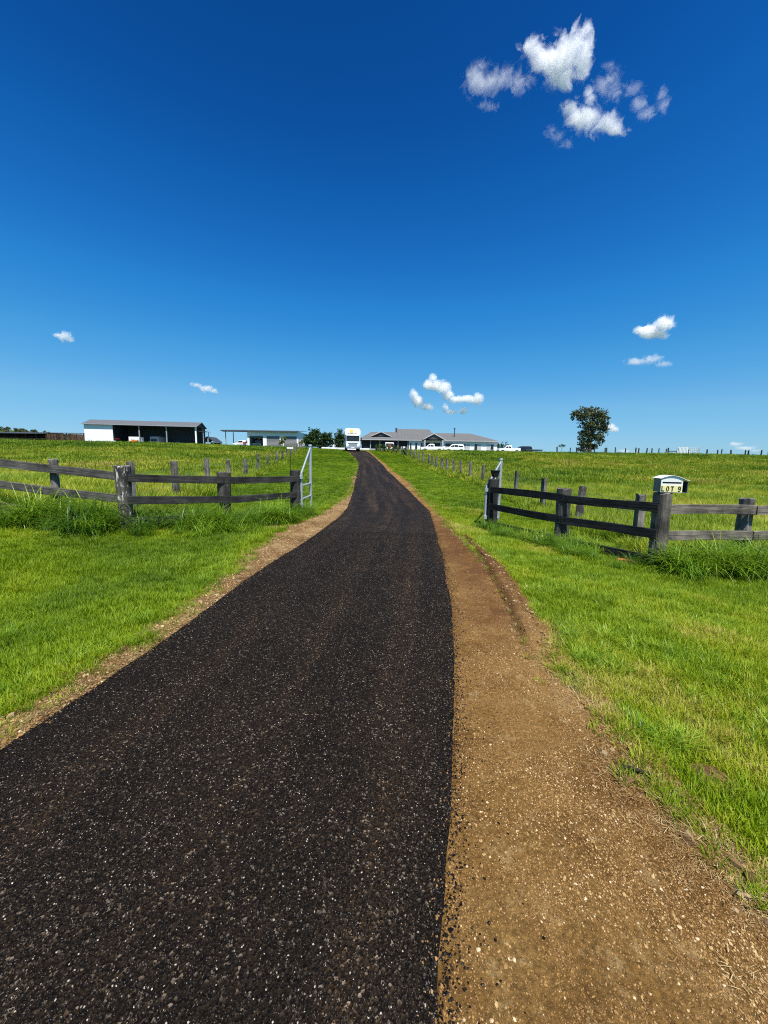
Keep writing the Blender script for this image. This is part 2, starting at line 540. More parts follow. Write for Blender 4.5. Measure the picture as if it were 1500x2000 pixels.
# ------------------------------------------------------------------ driveway
def mat_road():
    m, n, l, p = new_mat('fresh_chip_seal')
    c = mapping(n, l)
    v = n.new('ShaderNodeTexVoronoi'); v.inputs['Scale'].default_value = 95.0
    l.new(c, v.inputs['Vector'])
    r = ramp(n, [(0.0, (0.006, 0.0046, 0.0034)), (0.80, (0.0195, 0.0135, 0.0085)), (0.93, (0.042, 0.030, 0.019)), (0.99, (0.15, 0.125, 0.098))])  # palest stop: pale chip faces and sun glints put into the colour
    sp = n.new('ShaderNodeSeparateColor'); l.new(v.outputs['Color'], sp.inputs[0]); l.new(sp.outputs[0], r.inputs[0])
    # wheel tracks and long faint roller streaks
    ac = n.new('ShaderNodeAttribute'); ac.attribute_name = 'across'
    c2 = mapping(n, l, (0, 0.10, 0))
    cx = n.new('ShaderNodeCombineXYZ'); sc_ = n.new('ShaderNodeMath'); sc_.operation = 'MULTIPLY'; sc_.inputs[1].default_value = 6.5
    l.new(ac.outputs['Fac'], sc_.inputs[0]); l.new(sc_.outputs[0], cx.inputs[0])
    ad = n.new('ShaderNodeVectorMath'); ad.operation = 'ADD'; l.new(cx.outputs[0], ad.inputs[0]); l.new(c2, ad.inputs[1])
    s = noise(n, l, 1.0, 4, 0.6, ad.outputs[0])
    r2 = ramp(n, [(0.32, (0.55, 0.55, 0.57)), (0.5, (0.9, 0.88, 0.86)), (0.68, (1.9, 1.65, 1.4))]); l.new(s.outputs[0], r2.inputs[0])
    o = mixc(n, l, 1.0, r.outputs[0], r2.outputs[0], 'MULTIPLY')
    t = noise(n, l, 1.6, 5, 0.6, c)
    r3 = ramp(n, [(0.35, (0.75, 0.75, 0.75)), (0.7, (1.25, 1.22, 1.18))]); l.new(t.outputs[0], r3.inputs[0])
    l.new(mixc(n, l, 1.0, o, r3.outputs[0], 'MULTIPLY'), p.inputs['Base Color'])
    p.inputs['Roughness'].default_value = 0.7
    p.inputs['Specular IOR Level'].default_value = 0.08
    l.new(bump(n, l, v.outputs['Distance'], 0.9, 0.012), p.inputs['Normal'])
    return m

def strip(name, ys, left, right, nu, zfun, mat, skirt=0.05):
    """a draped sheet between two lines, with skirts down both edges"""
    V, F = [], []
    us = np.linspace(0, 1, nu)
    for y in ys:
        a, b = float(left(y)), float(right(y))
        xs = a + (b - a) * us
        z = zfun(xs, np.full(nu, y), us)
        V.append(np.stack([np.concatenate([[a - .012], xs, [b + .012]]), np.full(nu + 2, y),
                           np.concatenate([[z[0] - skirt], z, [z[-1] - skirt]])], 1))
    V = np.concatenate(V); w = nu + 2
    i = (np.arange(len(ys) - 1)[:, None] * w + np.arange(w - 1)[None, :]).ravel()
    F = np.stack([i, i + 1, i + w + 1, i + w], 1)
    me = fast_mesh(name, V, F, mat)
    a = me.attributes.new('across', 'FLOAT', 'POINT')
    a.data.foreach_set('value', np.tile(np.concatenate([[0], us, [1]]), len(ys)).astype(np.float32))
    return me

ry = np.concatenate([np.arange(-4, 14, 0.06), np.arange(14, 40, 0.25), np.arange(40, 86, 0.5)])
roadL = lambda y: XL(y) + wob(y, 0.9, 0.022, 1) + wob(y, 0.12, 0.010, 13)
roadR = lambda y: XR(y) + wob(y, 0.5, 0.020, 2) + wob(y, 0.12, 0.012, 14)
road_lift = 0.032
def zroad(x, y, u):
    return H(x, y) + road_lift * (0.55 + 0.45 * np.clip(np.minimum(u, 1 - u) * 14, 0, 1)) + 0.004 * np.sin(x * 5 + y)
driveway = put('driveway', strip('driveway', ry, roadL, roadR, 28, zroad, mat_road()))
tag(driveway, kind='structure')

# ------------------------------------------------------------------ dirt shoulders
def mat_dirt(name, c0, c1, c2, pale, pale_amt, damp=False):
    m, n, l, p = new_mat(name)
    c = mapping(n, l)
    a = noise(n, l, 0.9, 9, 0.72, c)
    r = ramp(n, [(0.36, c0), (0.50, c1), (0.66, c2)]); l.new(a.outputs[0], r.inputs[0])
    b = noise(n, l, 55.0, 4, 0.7, c)
    r2 = ramp(n, [(0.35, (0.5, 0.5, 0.5)), (0.7, (1.4, 1.4, 1.4))]); l.new(b.outputs[0], r2.inputs[0])
    o = mixc(n, l, 1.0, r.outputs[0], r2.outputs[0], 'MULTIPLY')
    g = noise(n, l, 5.0, 10, 0.85, c)
    r3 = ramp(n, [(0.55, (0, 0, 0)), (0.62, (pale_amt,) * 3)]); l.new(g.outputs[0], r3.inputs[0])
    o = mixc(n, l, r3.outputs[0], o, pale)
    if damp:
        da = n.new('ShaderNodeAttribute'); da.attribute_name = 'damp'
        dn = noise(n, l, 2.2, 6, 0.7, c)
        dm_ = n.new('ShaderNodeMath'); dm_.operation = 'MULTIPLY'; l.new(da.outputs['Fac'], dm_.inputs[0]); l.new(dn.outputs[0], dm_.inputs[1])
        dr = ramp(n, [(0.12, (0, 0, 0)), (0.55, (0.85, 0.85, 0.85))]); l.new(dm_.outputs[0], dr.inputs[0])
        o = mixc(n, l, dr.outputs[0], o, (0.085, 0.036, 0.013))
    l.new(o, p.inputs['Base Color'])
    p.inputs['Roughness'].default_value = 0.95
    p.inputs['Specular IOR Level'].default_value = 0.12
    h = noise(n, l, 30.0, 8, 0.75, c)
    h2 = noise(n, l, 160.0, 4, 0.7, c)
    l.new(bump(n, l, h2.outputs[0], 0.8, 0.006, bump(n, l, h.outputs[0], 1.0, 0.025)), p.inputs['Normal'])
    return m
M_dirt = mat_dirt('brown_dirt', (0.105, 0.050, 0.012), (0.200, 0.108, 0.029), (0.285, 0.172, 0.056), (0.46, 0.34, 0.16), 0.5, True)
M_verge = mat_dirt('straw_coloured_dirt', (0.085, 0.045, 0.018), (0.19, 0.112, 0.046), (0.32, 0.22, 0.105), (0.46, 0.36, 0.20), 0.7)
RUT = smooth_line([(935, 1090), (985, 1180), (1010, 1250), (1030, 1300), (1062, 1350)], [(-6, 0.9), (1.0, 0.9)], [(14, 2.0), (110, 2.0)], 0.15)
def zdirt(x, y, u):
    rel = 0.03 * (fbm(x, y, 0.55, 5) - 0.5) + 0.014 * (fbm(x, y, 0.12, 6) - 0.5)
    d = x - RUT(y)
    k = sst(3.0, 3.8, y) * (1 - sst(8.5, 10, y))
    rel = rel * (1 - .8 * k * np.exp(-(d / 0.25) ** 2)) - 0.016 * np.exp(-(d / 0.10) ** 2) * k + 0.075 * sst(0.01, 0.09, d) * k * (0.6 + 0.8 * fbm(x, y, .3, 77))
    e = np.clip(np.minimum((1 - u) * 7, 1), 0, 1)
    q = sst(0.0, 0.16, (x - XR(y)) / 1.0)
    return H(x, y) + 0.006 + 0.018 * q + rel * e * q - 0.004 * (1 - e)
dy = np.concatenate([np.arange(-4, 12, 0.055), np.arange(12, 40, 0.25), np.arange(40, 78, 0.5)])
shoulder = put('dirt_shoulder', strip('dirt_shoulder', dy, lambda y: XR(y) - 0.10, lambda y: DR(y) + 0.10 + wob(y, 0.35, 0.07, 3), 40, zdirt, M_dirt, 0.03))
tag(shoulder, kind='structure')
# damp compacted earth in and around the rut, as a wetness value stored on the sheet
_co = np.empty(len(shoulder.data.vertices) * 3, np.float32); shoulder.data.vertices.foreach_get('co', _co); _co = _co.reshape(-1, 3).astype(float)
_w = np.exp(-((_co[:, 0] - RUT(_co[:, 1]) + .10) / 0.42) ** 2) * sst(2.6, 4.2, _co[:, 1]) * (1 - sst(9.5, 12.5, _co[:, 1])) + 0.35 * sst(3.0, 6.0, _co[:, 1]) * (1 - sst(11, 14, _co[:, 1]))
_a = shoulder.data.attributes.new('damp', 'FLOAT', 'POINT'); _a.data.foreach_set('value', np.clip(_w, 0, 1).astype(np.float32))
def zverge(x, y, u):
    rel = 0.06 * (fbm(x, y, 0.4, 7) - 0.35) + 0.03 * (fbm(x, y, 0.1, 8) - 0.5)
    e = np.clip(np.minimum(u * 5, 1), 0, 1)
    q = sst(0.0, 0.16, XL(y) - x)
    return H(x, y) + 0.006 + 0.018 * q + rel * e * q - 0.004 * (1 - e)
verge = put('dirt_verge', strip('dirt_verge', dy, lambda y: DL(y) - 0.06 + wob(y, 0.4, 0.07, 4), lambda y: XL(y) + 0.10, 22, zverge, M_verge, 0.03))
tag(verge, kind='structure')
# two bare patches in the grass beside the drive
def patch(px, py, rx, ry_, seed):
    c = ground(px, py)
    g = np.random.default_rng(seed)
    n = 22
    V, F = [(c.x, c.y, gz(c.x, c.y) + 0.03)], []
    for q in (0.5, 1.0):
        for k in range(n):
            t = 2 * math.pi * k / n
            s = q * (0.75 + 0.5 * float(fbm(np.array(math.cos(t) * 2.0 + seed), np.array(math.sin(t) * 2.0), 1.0, seed)))
            x, y = c.x + rx * s * math.cos(t), c.y + ry_ * s * math.sin(t)
            V.append((x, y, gz(x, y) + (0.028 if q < 1 else 0.004)))
    for k in range(n): F.append((0, 1 + k, 1 + (k + 1) % n))
    tri = fast_mesh('bare_earth_patch', V, F + [(1 + k, 1 + n + k, 1 + n + (k + 1) % n) for k in range(n)] + [(1 + k, 1 + n + (k + 1) % n, 1 + (k + 1) % n) for k in range(n)], M_verge)
    tag(put('bare_earth_patch', tri), kind='structure')
    return (c.x, c.y, rx, ry_)
PATCHES = [patch(690, 933, 0.45, 0.9, 3), patch(1395, 1525, 0.13, 0.12, 5), patch(872, 992, 0.3, 0.5, 8), patch(540, 1032, 0.55, 0.45, 9)]

# ------------------------------------------------------------------ loose stone on the road and the dirt
def stone_mesh(name, mat, seed, flat=0.6):
    g = np.random.default_rng(seed)
    bm = bmesh.new()
    bmesh.ops.create_icosphere(bm, subdivisions=1, radius=0.5)
    for v in bm.verts:
        v.co = v.co * g.uniform(0.72, 1.2)
        v.co.z *= flat
        v.co.x *= 1.15
    me = bpy.data.meshes.new(name); bm.to_mesh(me); bm.free()
    me.materials.append(mat)
    return me

def mat_stone(name, stops, rough, spec):
    m, n, l, p = new_mat(name)
    a = n.new('ShaderNodeAttribute'); a.attribute_name = 'tint'; a.attribute_type = 'INSTANCER'
    r = ramp(n, stops); l.new(a.outputs['Fac'], r.inputs[0])
    l.new(r.outputs[0], p.inputs['Base Color'])
    p.inputs['Roughness'].default_value = rough
    p.inputs['Specular IOR Level'].default_value = spec
    return m
M_chip = mat_stone('bitumen_coated_chip', [(0.0, (0.003, 0.0021, 0.0014)), (0.55, (0.0090, 0.0062, 0.0040)), (0.84, (0.030, 0.0215, 0.014)), (0.95, (0.085, 0.066, 0.047)), (1.0, (0.42, 0.38, 0.32))], 0.40, 0.16)
M_peb = mat_stone('pale_gravel', [(0.0, (0.115, 0.055, 0.016)), (0.5, (0.26, 0.150, 0.050)), (0.85, (0.38, 0.255, 0.110)), (1.0, (0.54, 0.43, 0.27))], 0.8, 0.3)
def rnd_rot(n):
    return np.stack([RNG.uniform(-.5, .5, n), RNG.uniform(-.5, .5, n), RNG.uniform(0, 6.283, n)], 1)

N = 300000
yy = 0.55 + (9.0 - 0.55) * RNG.uniform(0, 1, N) ** 1.35
uu = RNG.uniform(0, 1, N)
a_, b_ = roadL(yy), roadR(yy)
xx = a_ + (b_ - a_) * uu
zz = zroad(xx, yy, uu)
pk = np.stack([xx, yy, zz + 0.0015], 1)
sc = np.clip(RNG.lognormal(math.log(0.0060), 0.26, N), 0.003, 0.0098)
bandf = fbm(uu * 6.5, yy * 0.12, 1.0, 33)
tn = 0.90 * RNG.uniform(0, 1, N) ** (1.5 - 1.2 * (bandf - .5)) * (0.80 + 0.25 * sst(.3, .7, bandf))
spk = RNG.uniform(0, 1, N) < 0.035 + 0.02 * fbm(xx, yy, 0.4, 31)  # bright chips: pale stone faces, and sun glints put into their colour
tn = np.where(spk, RNG.uniform(.93, 1, N), np.minimum(tn, .93))
sc = np.where(spk, np.minimum(sc, .0075) * .85, sc)
scatter('road_chippings', pk, rnd_rot(N), sc, np.clip(tn, 0, 1), [stone_mesh('chip', M_chip, s) for s in range(6)],
        'small dark bitumen coated stone chips sealed into the driveway', 'gravel')

# dark chips that spilled over the right edge of the seal
N = 1300
yy = 0.9 + 9.0 * RNG.uniform(0, 1, N) ** 1.5
off = RNG.exponential(0.065, N)
xx = XR(yy) + 0.01 + off
ok = xx < DR(yy)
xx, yy = xx[ok], yy[ok]
uu = (xx - XR(yy) + .1) / (DR(yy) - XR(yy) + .2)
sc = np.clip(RNG.lognormal(math.log(0.0085), 0.3, len(xx)), .004, .013)
scatter('spilled_chippings', np.stack([xx, yy, zdirt(xx, yy, uu) + 0.002], 1), rnd_rot(len(xx)), sc, RNG.uniform(0, .8, len(xx)),
        [stone_mesh('chip', M_chip, s) for s in range(6, 10)], 'loose black chips spilled along the seal edge onto brown dirt', 'gravel')
# crumbs of seal and dirt that blur both edges of the seal
N = 16000
yy = 0.6 + 13.0 * RNG.uniform(0, 1, N) ** 1.3
rt = RNG.uniform(0, 1, N) < 0.5
off = RNG.normal(0.0, 0.035, N)
xx = np.where(rt, roadR(yy) + off, roadL(yy) + off)
on = np.where(rt, off < 0, off > 0)
uu = np.clip((xx - roadL(yy)) / (roadR(yy) - roadL(yy)), 0, 1)
zz = np.where(on, zroad(xx, yy, uu), np.where(rt, zdirt(xx, yy, np.full(N, .3)), zverge(xx, yy, np.full(N, .7)))) + .002
sc = np.clip(RNG.lognormal(math.log(0.0068), 0.35, N), .003, .014)
dk = RNG.uniform(0, 1, N) < np.where(on, 0.85, 0.75)
for nm, sel, mt, lab in (('edge_crumbs', dk, M_chip, 'black crumbs of seal along both edges of the drive'), ('edge_dirt', ~dk, M_peb, 'brown dirt grains drifted onto both edges of the drive')):
    scatter(nm, np.stack([xx, yy, zz], 1)[sel], rnd_rot(int(sel.sum())), sc[sel], RNG.uniform(0, .6, int(sel.sum())), [stone_mesh('crumb', mt, s) for s in range(70, 74)], lab, 'gravel')
# pale gravel in the dirt, thickest close to the camera
N = 110000
yy = 0.7 + 11.0 * RNG.uniform(0, 1, N) ** 1.7
uu = RNG.uniform(0.08, 1, N)
xx = XR(yy) - .1 + (DR(yy) - XR(yy) + .2) * uu
dens = sst(0.42, 0.68, fbm(xx, yy, 0.45, 21)) * (0.35 + 0.65 * sst(0.15, 0.6, uu)) * (1 - 0.9 * sst(2.2, 5.0, yy)) * (1.25 - 0.5 * sst(1.0, 2.5, yy)) + 0.05
ok = (RNG.uniform(0, 1, N) < dens) & (xx > XR(yy) + 0.03)
xx, yy, uu = xx[ok], yy[ok], uu[ok]
sc = np.clip(RNG.lognormal(math.log(0.0048), 0.45, len(xx)), .002, .016)
scatter('dirt_gravel', np.stack([xx, yy, zdirt(xx, yy, uu) + 0.001], 1), rnd_rot(len(xx)), sc, RNG.uniform(0.05, 1, len(xx)) ** 1.1,
        [stone_mesh('pebble', M_peb, s) for s in range(20, 26)], 'small pale pebbles and grit strewn over brown dirt', 'gravel')
# fine grit that gives the dirt its grain close up
N = 150000
yy = 0.7 + 5.0 * RNG.uniform(0, 1, N) ** 1.6
uu = RNG.uniform(0.06, .97, N)
xx = XR(yy) - .1 + (DR(yy) - XR(yy) + .2) * uu
ok = (xx > XR(yy) + 0.02) & (RNG.uniform(0, 1, N) < 0.25 + 0.9 * sst(.35, .65, fbm(xx, yy, .22, 23)))
xx, yy, uu = xx[ok], yy[ok], uu[ok]
scatter('dirt_grit', np.stack([xx, yy, zdirt(xx, yy, uu)], 1), rnd_rot(len(xx)), np.clip(RNG.lognormal(math.log(0.0042), 0.35, len(xx)), .002, .009), RNG.uniform(0, .62, len(xx)),
        [stone_mesh('grit', M_peb, s) for s in range(80, 84)], 'fine brown grit covering the dirt shoulder', 'gravel')
# gravel on the left verge
N = 16000
yy = 0.7 + 17.0 * RNG.uniform(0, 1, N) ** 1.3
uu = RNG.uniform(0.0, 1, N)
xx = DL(yy) + (XL(yy) - DL(yy)) * uu
sc = RNG.lognormal(math.log(0.010), 0.45, N)
scatter('verge_gravel', np.stack([xx, yy, zverge(xx, yy, np.full(N, .7)) + 0.001], 1), rnd_rot(N), sc, RNG.uniform(0.0, 1, N),
        [stone_mesh('pebble', M_peb, s) for s in range(30, 34)], 'pale crumbs of dirt and gravel on the straw coloured left verge', 'gravel')

# clods of dug earth on the left verge and along the grass edge of the dirt
M_clod = mat_stone('earth_clod', [(0.0, (0.06, 0.032, 0.014)), (0.5, (0.14, 0.085, 0.038)), (1.0, (0.34, 0.25, 0.14))], 0.95, 0.1)
N = 2600
yy = 1.0 + 14.0 * RNG.uniform(0, 1, N)
lf = RNG.uniform(0, 1, N) < 0.62
xx = np.where(lf, DL(yy) + (XL(yy) - DL(yy)) * RNG.beta(1.3, 2.2, N), DR(yy) - np.abs(RNG.normal(0, .12, N)))
ok = np.where(lf, (fbm(xx, yy, .5, 97) > .42), True) & (xx > np.where(lf, -99, XR(yy) + .15))
xx, yy, lf = xx[ok], yy[ok], lf[ok]
sc = np.clip(RNG.lognormal(math.log(0.018), 0.5, len(xx)), .006, .06)
zc = np.where(lf, zverge(xx, yy, np.full(len(xx), .6)), zdirt(xx, yy, np.full(len(xx), .8)))
scatter('earth_clods', np.stack([xx, yy, zc], 1), rnd_rot(len(xx)), sc, RNG.uniform(0, 1, len(xx)), [stone_mesh('clod', M_clod, s, .75) for s in range(50, 55)],
        'crumbled brown earth clods along the edges of the drive', 'soil')

# ------------------------------------------------------------------ grass
M_lawn = leafy('lawn_blade', [(0.0, (0.052, 0.105, 0.003)), (0.35, (0.152, 0.258, 0.004)), (0.62, (0.255, 0.352, 0.006)), (0.82, (0.36, 0.385, 0.020)), (1.0, (0.50, 0.40, 0.14))], 0.4)
M_past = leafy('pasture_blade', [(0.0, (0.060, 0.145, 0.008)), (0.35, (0.180, 0.275, 0.012)), (0.65, (0.300, 0.360, 0.020)), (0.85, (0.41, 0.40, 0.040)), (1.0, (0.42, 0.36, 0.10))], 0.35)
M_long = leafy('long_blade', [(0.0, (0.018, 0.055, 0.005)), (0.4, (0.080, 0.175, 0.008)), (0.7, (0.200, 0.335, 0.014)), (1.0, (0.38, 0.46, 0.05))], 0.4, rough=0.4)
M_straw = leafy('dry_straw', [(0.0, (0.15, 0.085, 0.03)), (0.5, (0.36, 0.25, 0.10)), (1.0, (0.62, 0.50, 0.27))], 0.2)

lawn_m = [blades(46, 0.085, 0.035, 0.10, 0.0065, 0.45, 0.8, 3, 100 + i, M_lawn, 'lawn_clump') for i in range(8)]
lawn_big = [blades(60, 0.16, 0.04, 0.10, 0.012, 0.5, 0.7, 2, 140 + i, M_lawn, 'lawn_clump_wide') for i in range(6)]
past_m = [blades(60, 0.24, 0.16, 0.40, 0.014, 0.35, 0.8, 3, 200 + i, M_past, 'pasture_clump') for i in range(8)]
past_far = [blades(46, 0.60, 0.14, 0.38, 0.045, 0.35, 0.7, 2, 240 + i, M_past, 'pasture_clump_wide') for i in range(6)]
long_m = [blades(80, 0.15, 0.40, 0.85, 0.014, 0.30, 1.9, 6, 300 + i, M_long, 'long_tuft') for i in range(8)]
straw_m = [blades(30, 0.09, 0.02, 0.07, 0.0035, 0.5, 0.5, 2, 400 + i, M_straw, 'straw_litter', flat=0.85) for i in range(6)]

def in_grass(x, y, m=0.0):
    nz = fbm(x, y, 0.30, 91) - 0.5
    ok = (x > DR(y) + m + wob(y, .3, .07, 11) + 0.35 * nz) | (x < DL(y) - m + wob(y, .3, .06, 12) + 0.05 + 0.55 * nz)
    for (cx, cy, rx, ry_) in PATCHES:
        ok &= ((x - cx) / rx) ** 2 + ((y - cy) / ry_) ** 2 > 0.55
    return ok
def in_view(x, y, m=0.6):
    return (y > 0.3) & (np.abs(x) < y * 1.06 + m)

FENCE_LX = lambda y: np.interp(y, [0, 9.5, 13, 20, 30, 40, 60, 75], [-6.2, -6.2, -6.9, -8.2, -9.6, -10.8, -13.2, -15])
FENCE_RX = lambda y: np.interp(y, [0, 8.6, 12, 20, 27, 31, 40, 52, 62, 75], [5.8, 5.8, 5.9, 6.5, 6.6, 5.9, 4.8, 3.2, 0.9, -2])
WING_L = [(-12.0, 8.05), (-5.45, 8.1), (-3.92, 9.45), (-2.60, 11.2)]
WING_R = [(3.02, 10.8), (3.99, 8.6), (5.0, 6.95), (12.0, 7.0)]
def wing_y(x, pts):
    return np.interp(x, [p[0] for p in pts], [p[1] for p in pts])
def mown(x, y):
    """the mown corridor and the verge in front of the wing fences"""
    lw = np.where(x < -2.55, wing_y(x, WING_L), 99)
    rw = np.where(x > 2.95, wing_y(x, WING_R), 99)
    front = np.where(x < 0, y < lw, y < rw)
    corr = (x > FENCE_LX(y) + 0.3) & (x < FENCE_RX(y) - 0.3)
    return front | corr

def lay(x, y, lift=0.0):
    return np.stack([x, y, H(x, y) + lift], 1)
def upright(n, t=0.12):
    return np.stack([RNG.normal(0, t, n), RNG.normal(0, t, n), RNG.uniform(0, 6.283, n)], 1)

def lawn_tint(x, y):
    a = fbm(x, y, 1.6, 41); b = fbm(x, y, 0.45, 42)
    t = 0.38 + 0.45 * (a - 0.5) + 0.35 * (b - 0.5)
    t = t + np.where(x > 0, 0.12 + 0.24 * sst(0.55, 0.72, fbm(x, y, 1.1, 43)), 0.10 * sst(0.5, 0.7, a))
    edge = np.minimum(np.abs(x - DR(y)), np.abs(x - DL(y)))
    t = t + 0.25 * np.exp(-edge / 0.16)
    return t
# near lawn
N = 60000
y = 0.8 + 13.2 * RNG.uniform(0, 1, N) ** 0.75
x = RNG.uniform(-1, 1, N) * (y * 1.06 + 0.6)
ok = in_grass(x, y) & mown(x, y)
x, y = x[ok], y[ok]
near_s = np.where(fbm(x, y, 0.8, 44) > 0.5, 1.0, 0.8) * RNG.uniform(0.7, 1.25, len(x)) * (1 + 0.35 * sst(4, 10, y))
hs = near_s * (0.75 + 0.7 * fbm(x, y, 0.6, 45))
scatter('lawn_grass', lay(x, y, 0.0), upright(len(x)), np.stack([near_s, near_s, hs], 1), lawn_tint(x, y) + RNG.normal(0, .07, len(x)), lawn_m,
        'short bright green lawn grass on both sides of the drive', 'grass')
# far lawn corridor
N = 34000
y = 13 + 62 * RNG.uniform(0, 1, N) ** 1.25
x = FENCE_LX(y) + (FENCE_RX(y) - FENCE_LX(y)) * RNG.uniform(0, 1, N)
ok = in_grass(x, y, 0.04) & mown(x, y)
x, y = x[ok], y[ok]
s = RNG.uniform(0.8, 1.3, len(x)) * (1 + 0.5 * sst(20, 50, y))
scatter('verge_grass', lay(x, y), upright(len(x)), np.stack([s, s, s * 0.8], 1), 0.36 + 0.5 * (fbm(x, y, 4.0, 46) - .5) + 0.3 * (fbm(x, y, .9, 47) - .5) + RNG.normal(0, .06, len(x)), lawn_big,
        'mown green grass strips along the drive beyond the gates', 'grass')
# pasture
N = 90000
y = 7.2 + 80 * RNG.uniform(0, 1, N) ** 1.5
x = RNG.uniform(-1, 1, N) * (y * 1.06 + 1.0)
ok = ~mown(x, y) & (y > np.where(x < 0, wing_y(x, WING_L) + .35, wing_y(x, WING_R) + .35))
x, y = x[ok], y[ok]
def past_tint(x, y):
    return 0.50 + 1.0 * (fbm(x, y, 7.0, 51) - .5) + 0.7 * (fbm(x, y, 1.8, 52) - .5) - 0.24 * sst(50, 70, y) + RNG.normal(0, .08, len(x))
nearp = y < 26
a = nearp
s = RNG.uniform(0.7, 1.3, a.sum())
scatter('paddock_grass', lay(x[a], y[a]), upright(a.sum()), np.stack([s, s, s * (0.6 + 0.7 * fbm(x[a], y[a], 2.0, 53))], 1), past_tint(x[a], y[a]), past_m,
        'knee high yellow green pasture grass inside the paddocks', 'grass')
b = ~nearp
s = RNG.uniform(0.7, 1.35, b.sum()) * (1 + 0.35 * sst(40, 80, y[b]))
hz_ = 1 - 0.35 * sst(45, 75, y[b])
scatter('far_paddock_grass', lay(x[b], y[b]), upright(b.sum()), np.stack([s, s, hz_ * s * (0.6 + 0.7 * fbm(x[b], y[b], 3.0, 54))], 1), past_tint(x[b], y[b]), past_far,
        'yellow green pasture rising to the skyline behind the fences', 'grass')
# long tufts left uncut along the wing fences and under the wires
def along(pts, n, spread, bias=0.0):
    P = np.array(pts); seg = np.linalg.norm(np.diff(P, axis=0), axis=1); cum = np.concatenate([[0], np.cumsum(seg)])
    t = RNG.uniform(0, cum[-1], n)
    xx = np.interp(t, cum, P[:, 0]); yy = np.interp(t, cum, P[:, 1])
    k = np.clip(np.searchsorted(cum, t) - 1, 0, len(seg) - 1)
    d = np.diff(P, axis=0)[k] / seg[k][:, None]
    o = RNG.normal(bias, spread, n)
    return xx - d[:, 1] * o, yy + d[:, 0] * o
x1, y1 = along(WING_L, 700, 0.36, -0.30)
x2, y2 = along(WING_R, 700, 0.30, -0.32)
x3, y3 = ground(585, 1008).x + RNG.normal(0, .28, 60), ground(585, 1008).y + RNG.normal(0, .22, 60)
x = np.concatenate([x1, x2, x3]); y = np.concatenate([y1, y2, y3])
ok = in_grass(x, y, .1) & in_view(x, y, 1.2)
x, y = x[ok], y[ok]
f = fbm(x, y, 0.8, 61)
ok = RNG.uniform(0, 1, len(x)) < 0.25 + 1.3 * sst(0.35, 0.6, f)
x, y, f = x[ok], y[ok], f[ok]
s = RNG.uniform(0.55, 1.15, len(x)) * (0.6 + 0.6 * f) * np.where(x < -2, 0.86 + 0.5 * sst(.50, .66, fbm(x, y, 0.9, 63)), np.where(x < 5.0, 0.70, 1.12))
scatter('long_fence_grass', lay(x, y), upright(len(x), .15), s, 0.48 + 0.5 * (f - .5) + RNG.normal(0, .14, len(x)), long_m,
        'long arching green grass tufts growing along the timber fences', 'grass')
# rank grass under the wire fences
yy_ = np.concatenate([RNG.uniform(9.5, 66, 900), RNG.uniform(8.8, 66, 1100)])
xx_ = np.concatenate([FENCE_LX(yy_[:900]), FENCE_RX(yy_[900:])]) + RNG.normal(0, 0.28, 2000)
s = RNG.uniform(0.7, 1.5, 2000)
scatter('wire_fence_grass', lay(xx_, yy_), upright(2000, .15), s, 0.42 + RNG.normal(0, .15, 2000), past_m,
        'rank green grass left standing under the wire fences', 'grass')
# straw litter on the verges and at the edge of the dirt
N = 9000
y = 0.8 + 26 * RNG.uniform(0, 1, N) ** 1.2
left = RNG.uniform(0, 1, N) < 0.6
x = np.where(left, DL(y) - .05 + (XL(y) - DL(y)) * RNG.uniform(0, .95, N), DR(y) - np.abs(RNG.normal(0, 0.10 + 0.05 * (y < 4), N)) + 0.05)
ok = (fbm(x, y, .5, 71) > 0.34)
x, y = x[ok], y[ok]
scatter('dry_grass_litter', lay(x, y, 0.02), upright(len(x), .1), RNG.uniform(.5, 1.0, len(x)), RNG.uniform(0, .85, len(x)), straw_m,
        'dry straw and dead grass clippings along the drive edges', 'straw')
# sprigs creeping onto the dirt
N = 2200
y = 0.8 + 20 * RNG.uniform(0, 1, N) ** 1.2
left = RNG.uniform(0, 1, N) < 0.72
x = np.where(left, DL(y) + np.abs(RNG.normal(0, .12, N)), DR(y) - np.abs(RNG.normal(0, .10, N)))
ok = (x < XL(y) - .05) | (x > XR(y) + .1)
x, y = x[ok], y[ok]
scatter('creeping_sprigs', lay(x, y, .015), upright(len(x), .2), RNG.uniform(.4, .9, len(x)), 0.45 + RNG.normal(0, .2, len(x)), lawn_m,
        'sparse green grass sprigs creeping onto the bare dirt edges', 'grass')

# rank unmown tufts in the lawn, thickest near the dirt edge on the right
mid_m = [blades(48, 0.07, 0.10, 0.24, 0.0075, 0.40, 1.3, 4, 500 + i, M_long, 'rank_tuft') for i in range(6)]
N = 1500
y = 1.2 + 9.0 * RNG.uniform(0, 1, N)
right = RNG.uniform(0, 1, N) < 0.72
x = np.where(right, DR(y) + 0.10 + RNG.exponential(0.55, N), DL(y) - 0.05 - RNG.exponential(0.30, N))
ok = in_grass(x, y, .02) & mown(x, y) & in_view(x, y) & (RNG.uniform(0, 1, N) < sst(0.47, 0.66, fbm(x, y, 0.55, 95)) * np.where(x > 0, 1.0, 0.55))
x, y = x[ok], y[ok]
scatter('rank_lawn_tufts', lay(x, y), upright(len(x), .2), RNG.uniform(.45, .9, len(x)), 0.72 + RNG.normal(0, .12, len(x)), mid_m,
        'longer dark green grass tufts standing out of the mown lawn edges', 'grass')

